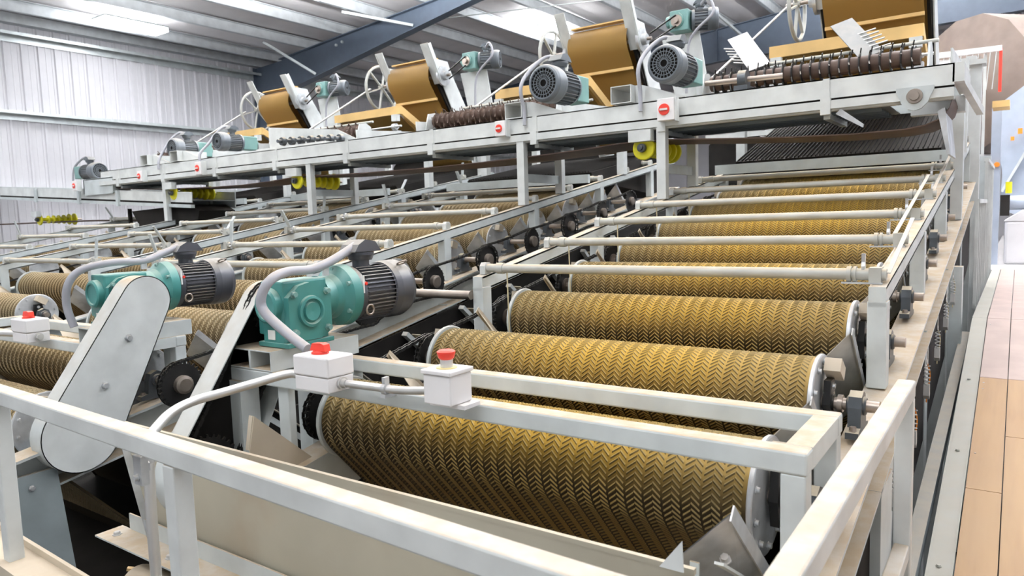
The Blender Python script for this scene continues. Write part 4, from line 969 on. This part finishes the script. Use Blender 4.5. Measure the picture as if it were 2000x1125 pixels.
def upper2(bi, b, xm, nm):
    # wooden box frame
    yb, zb = (6.75, 1.345) if bi == 0 else (6.75, 1.345)
    w0, w1 = (xm-.58, xm+.62)
    t = thing('wooden_box_frame', 'tan wooden board box standing on the bank end above the '+nm, 'wooden box', (xm, yb, 1.2), 'wooden boxes above the banks')
    put('front_board', MB().box(w0, w1, yb, yb+.035, zb, zb+.10), WOODP, t)
    for x in (w0, w1-.035):
        put('side_board', MB().prism([(.035, 0), (.035, .10), (.8, -.28), (.8, -.38)], (x, yb, zb), (0, 1, 0), (0, 0, 1), (.035, 0, 0)), WOODP, t)
    put('hanging_sheet', MB().prism([(0, 0), (0, -.004), (.5, -.30), (.5, -.296)], (w0+.05, yb+.03, zb), (0, 1, 0), (0, 0, 1), (w1-w0-.1, 0, 0)), PICKB, t)
    for x in (w0+.07, w1-.05):
        put('clamp_block', MB().box(x-.045, x+.045, yb-.06, yb, zb-.09, zb-.01), PAINT_LT, t)
        put('clamp_bearing', MB().lathe((x-.03, yb-.05, zb-.16), (1, 0, 0), [(0, .04), (.06, .04), (.06, .02), (.09, .02)], 12).box(x-.06, x+.06, yb-.08, yb, zb-.27, zb-.21), GALV, t)
    put('front_rod', MB().cyl((w0, yb-.07, zb-.16), (w1+.08, yb-.07, zb-.16), .013, 8), EMT, t)
    # spiked roller
    ys_, zs_ = 6.0, 1.055
    xa, xb = xm-.84, xm+.68
    t = thing('spiked_roller', 'dark picking roller with rows of wire fingers above the '+nm, 'roller', (xm, ys_, zs_-.1), 'spiked picking rollers')
    put('core', MB().cyl((xa, ys_, zs_), (xb, ys_, zs_), .060, 18), BELT_DK, t)
    m = MB(); k = 0; x = xa+.04
    while x < xb:
        m.lathe((x-.006, ys_, zs_), (1, 0, 0), [(0, .062), (.002, .085), (.010, .085), (.012, .062)], 14)
        for q in range(7):
            a = 2*PI*q/7+k*.5; m.beam((x, ys_+.08*math.cos(a), zs_+.08*math.sin(a)), (x+.012, ys_+.12*math.cos(a+.25), zs_+.12*math.sin(a+.25)), .008, .008)
        x += .068; k += 1
    o = put('wire_fingers', m, BLACKM if bi == 0 else BELT_DK, t); o['kind'] = 'stuff'
    put('top_rod', MB().cyl((xa+.3, ys_+.12, zs_+.12), (xb+.1, ys_+.12, zs_+.12), .014, 8), PIPE, t)
    for x in (xa-.05, xb+.05): put('bearing_plate', MB().prism([(-.16, -.22), (.16, -.22), (.12, .06), (.04, .10), (-.06, .08)], (x, ys_, zs_), (0, 1, 0), (0, 0, 1), (.014, 0, 0)), PAINT_LT, t)
    # dark finned picking screen under the conveyor
    t = thing('picking_screen', 'dark ribbed inclined screen rising behind the pipes of the '+nm, 'screen', (xm, 6.2, 0), 'dark ribbed screens')
    m = MB().prism([(6.45, chord_z(6.4)+.10), (7.9, chord_z(7.9)+(.30 if bi == 0 else .08)), (8.3, 1.25 if bi == 0 else .72), (8.35, 1.2 if bi == 0 else .70), (8.3, .2), (6.5, chord_z(6.4)+.02)], (b['x0']+.1, 0, 0), (0, 1, 0), (0, 0, 1), (b['x1']-b['x0']-.2, 0, 0))
    put('back_plate', m, BLACK, t)
    m = MB(); x = b['x0']+.12
    while x < b['x1']-.1:
        hh = 0 if bi == 0 else -.22; m.beam((x, 6.45, chord_z(6.4)+.105), (x, 7.9, chord_z(7.9)+.305+hh), .006, .02).beam((x, 7.9, chord_z(7.9)+.305+hh), (x, 8.3, 1.25 if bi == 0 else .72), .006, .02); x += .034
    o = put('ribs', m, BLACK, t); o['kind'] = 'stuff'
    put('cross_channel', MB().box(b['x0'], b['x1'], 6.2, 6.24, chord_z(6.2)+.02, chord_z(6.2)+.10), PAINT_BG, t)
    for s, x in ((-1, b['x0']), (1, b['x1'])):
        put('upright', MB().box(x-.04, x+.04, 6.9, 6.98, chord_z(6.9), 1.15), PAINT_LT, t)
        put('upright', MB().box(x-.04, x+.04, 8.0, 8.08, chord_z(8), 1.35), PAINT_LT, t)
        put('side_channel', MB().beam((x, 5.75, .98), (x, 8.3, 1.12), .012, .12), PAINT_LT, t)
for bi, b in enumerate(BANKS): upper(bi, b)
# combs above the rightmost bank
for k, (x, z) in enumerate(((-1.93, 1.30), (-1.12, 1.27))):
    t = thing('comb_plate', ['galvanized comb plate leaning at the left above the highest spiked roller', 'dark galvanized comb plate leaning at the right above the highest spiked roller'][k], 'comb', (x, 6.1, z-.12))
    a, e = V((x-.06, 6.25, z+.17)), V((x+.20, 6.0, z-.16))
    put('plate', MB().beam(a, e, .17, .006, (.3, -1, .6)), GALV if k == 0 else MOTOR_BG, t)
    m = MB()
    for q in range(6):
        p = a.lerp(e, .35+.09*q); s = -1 if k == 0 else 1; m.cyl(p+V((s*.02, 0, -.02)), p+V((s*.17, -.02, .005)), .006, 6)
    put('tine', m, EMT, t)
# trough guard beside second-left roller with bolts
t = thing('side_trough', 'light grey bolted trough side with a row of shaft ends on the conveyor', 'trough', (-6.2, 5.3, .83))
put('sheet', MB().prism([(-7.05, .83), (-5.2, .83), (-5.6, .86), (-5.9, .99), (-7.05, 1.12)], (0, 5.30, 0), (1, 0, 0), (0, 0, 1), (0, .01, 0)), PAINT_LT, t)
put('lower_lip', MB().box(-7.05, -5.9, 5.12, 5.30, .832, .86), PAINT_LT, t)
for k in range(7):
    put('shaft_end', MB().lathe((-6.72+.155*k, 5.25, .93-.008*k), (0, -1, 0), [(0, .05), (.04, .045), (.04, .02), (.09, .02)], 12), CAST, t)

# ------------------------------------------------------------------ right-hand platform and background
t = thing('platform_column', 'tall light grey column at the top right beside the machine', 'column', (-.30, 7.7, -3.2))
put('shaft', MB().box(-.385, -.30, 7.6, 7.72, -3.2, 1.20), PAINT_LT, t)
put('cap', MB().box(-.42, -.27, 7.55, 7.75, 1.20, 1.24), PAINT_LT, t)
t = thing('platform_column', 'shorter grey column just behind the conveyor end', 'column', (-.36, 6.4, -3.2))
put('shaft', MB().box(-.42, -.35, 6.35, 6.45, -3.2, .80), PAINT_BG, t)
t = thing('platform_column', 'grey column rising from the walkway gap below the side beam', 'column', (-.33, 5.3, -3.2))
put('shaft', MB().box(-.36, -.28, 5.3, 5.42, -3.2, beam_z(5.3)-.18), PAINT, t)
t = thing('platform_column', 'wide grey column under the side beam behind the right handrail', 'column', (-.36, 2.6, -3.2))
put('shaft', MB().box(-.40, -.325, 2.42, 2.66, -3.2, beam_z(2.5)-.18), PAINT, t)
t = thing('stair_railing', 'light grey barred railing beside the upper end of the walkway', 'railing', (-.24, 7.6, -.72))
for (y0, y1, zt) in ((6.1, 7.5, .02), (7.6, 9.4, .38)):
    put('rail', MB().beam((-.245, y0, zt), (-.245, y1, zt), .035, .03), PAINT_LT, t)
    for k in range(6):
        y = y0+(y1-y0)*k/5; put('baluster', MB().box(-.255, -.235, y-.012, y+.012, -.75, zt), PAINT_LT, t)
# upper gantry with mesh
t = thing('mesh_gantry', 'white guard rail with expanded mesh and a red end post at top right', 'guard rail', (-.5, 10, 1.2))
put('top_rail', MB().beam((-1.0, 9.6, 1.67), (-.22, 10, 1.73), .05, .06), BOXW, t)
put('red_post', MB().box(-.235, -.205, 9.98, 10.02, 1.25, 1.73), RED, t)
put('post', MB().box(-.38, -.35, 9.95, 9.98, -.7, 1.7), PAINT_LT, t)
put('lower_rail', MB().beam((-1.0, 9.6, 1.58), (-.5, 9.85, 1.6), .05, .06), BOXW, t)
m = MB()
for k in range(14):
    x = -1.0+.055*k; m.beam((x, 9.7, 1.25), (x+.03, 9.72, 1.65), .006, .006); m.beam((-1.0, 9.7, 1.25+.03*k), (-.4, 9.95, 1.26+.03*k), .006, .006)
o = put('mesh_panel', m, PAINT_LT, t); o['kind'] = 'stuff'
put('shelf', MB().box(-.28, -.12, 9.8, 10.2, 1.06, 1.13), WOODP, t)
t = thing('round_duct', 'large tan-brown faceted duct under the roof at top right', 'duct', (.0, 14, 2.0))
put('body', MB().lathe((-.25, 13.4, 1.75), (.62, .78, 0), [(-.9, .25), (-.7, 1.0), (1.4, 1.05), (3.5, 1.0)], 14), DUCT, t)
put('seam', MB().lathe((-.25, 13.4, 1.75), (.62, .78, 0), [(.25, 1.02), (.25, 1.05), (.29, 1.05), (.29, 1.02)], 14, caps=False), DUCT, t)
t = thing('sloping_chute', 'pale blue-grey sloping chute at the right edge', 'chute', (.1, 12, 0))
put('body', MB().prism([(-.34, 1.25), (1.0, 2.3), (1.6, 2.3), (1.2, .6), (-.05, -.15), (-.22, -.1), (-.20, .4)], (0, 11.8, 0), (1, 0, 0), (0, 0, 1), (0, .7, 0)), CHUTE, t)
put('brace', MB().beam((-.2, 11.75, .15), (.5, 11.75, 1.6), .03, .10, (0, 1, 0)), PAINT_LT, t)
put('orange_part', MB().cbox((-.02, 11.7, .93), .05, .04, .07).cbox((-.10, 11.7, .84), .04, .04, .05), ORANGE, t)
t = thing('control_column', 'light blue-grey upright post with an orange button beside the stair', 'post', (-.24, 10.6, -.72))
put('post', MB().box(-.30, -.20, 10.5, 10.6, -.74, 1.2), CHUTE, t)
put('orange_button', MB().lathe((-.235, 10.5, .46), (0, -1, 0), [(0, .03), (.02, .03)], 12), ORANGE, t)
put('box', MB().box(-.36, -.26, 9.2, 9.3, -.7, .5), PAINT_BG, t)
t = thing('yellow_lamp', 'small yellow bottle-like fitting below the blue-grey chute', 'fitting', (-.08, 11, .1))
put('body', MB().cyl((-.115, 11, .12), (-.115, 11, .26), .035, 12), YEL, t); put('base', MB().box(-.20, -.10, 11, 11.08, -.16, .1), BLACK, t)
t = thing('white_tank', 'white square tank at the far end of the walkway', 'tank', (.3, 10.8, -.74))
put('body', MB().box(-.14, 1.6, 10.6, 11.8, -.74, -.22), BOXW, t, bevel=.03); put('lid', MB().prism([(-.15, -.22), (1.6, -.22), (1.3, -.02), (.15, -.02)], (0, 10.6, 0), (1, 0, 0), (0, 0, 1), (0, 1.2, 0)), BOXW, t)
put('top_pipe', MB().cyl((-.12, 11.2, .0), (1.2, 11.2, .0), .09, 16), CHUTE, t)
# dark silhouettes and bright sheets behind the banks, under the conveyor
for k, (x0, x1, y, z0, z1, mt, lab) in enumerate([(-5.9, -4.3, 8.9, .35, 1.05, BLACK, 'black belt hopper behind the second bank under the conveyor'), (-8.6, -7.6, 8.9, .35, 1.0, BLACK, 'black belt hopper behind the third bank under the conveyor'),
                                                   (-3.3, -2.5, 9.2, .2, .95, BLACK, 'black housing in the gap behind the rightmost bank'), (-2.6, -1.9, 12.0, .1, .8, CHUTE, 'pale blue-grey fan housing far behind the gap')]):
    q = thing('rear_hopper', lab, 'hopper', ((x0+x1)/2, y, z0), 'rear hoppers')
    put('body', MB().prism([(x0, z0+.1), (x0+.15, z0), (x1-.15, z0), (x1, z0+.12), (x1-.05, z1-.12), (x1-.2, z1), (x0+.1, z1), (x0, z1-.1)], (0, y, 0), (1, 0, 0), (0, 0, 1), (0, .5, 0)), mt, q)
    put('lip', MB().box(x0-.03, x1+.03, y-.03, y+.0, z1-.03, z1+.03), PAINT_LT, q)
    put('support', MB().box(x0+.1, x0+.16, y, y+.06, FZ, z0).box(x1-.16, x1-.1, y, y+.06, FZ, z0), PAINT_BG, q)
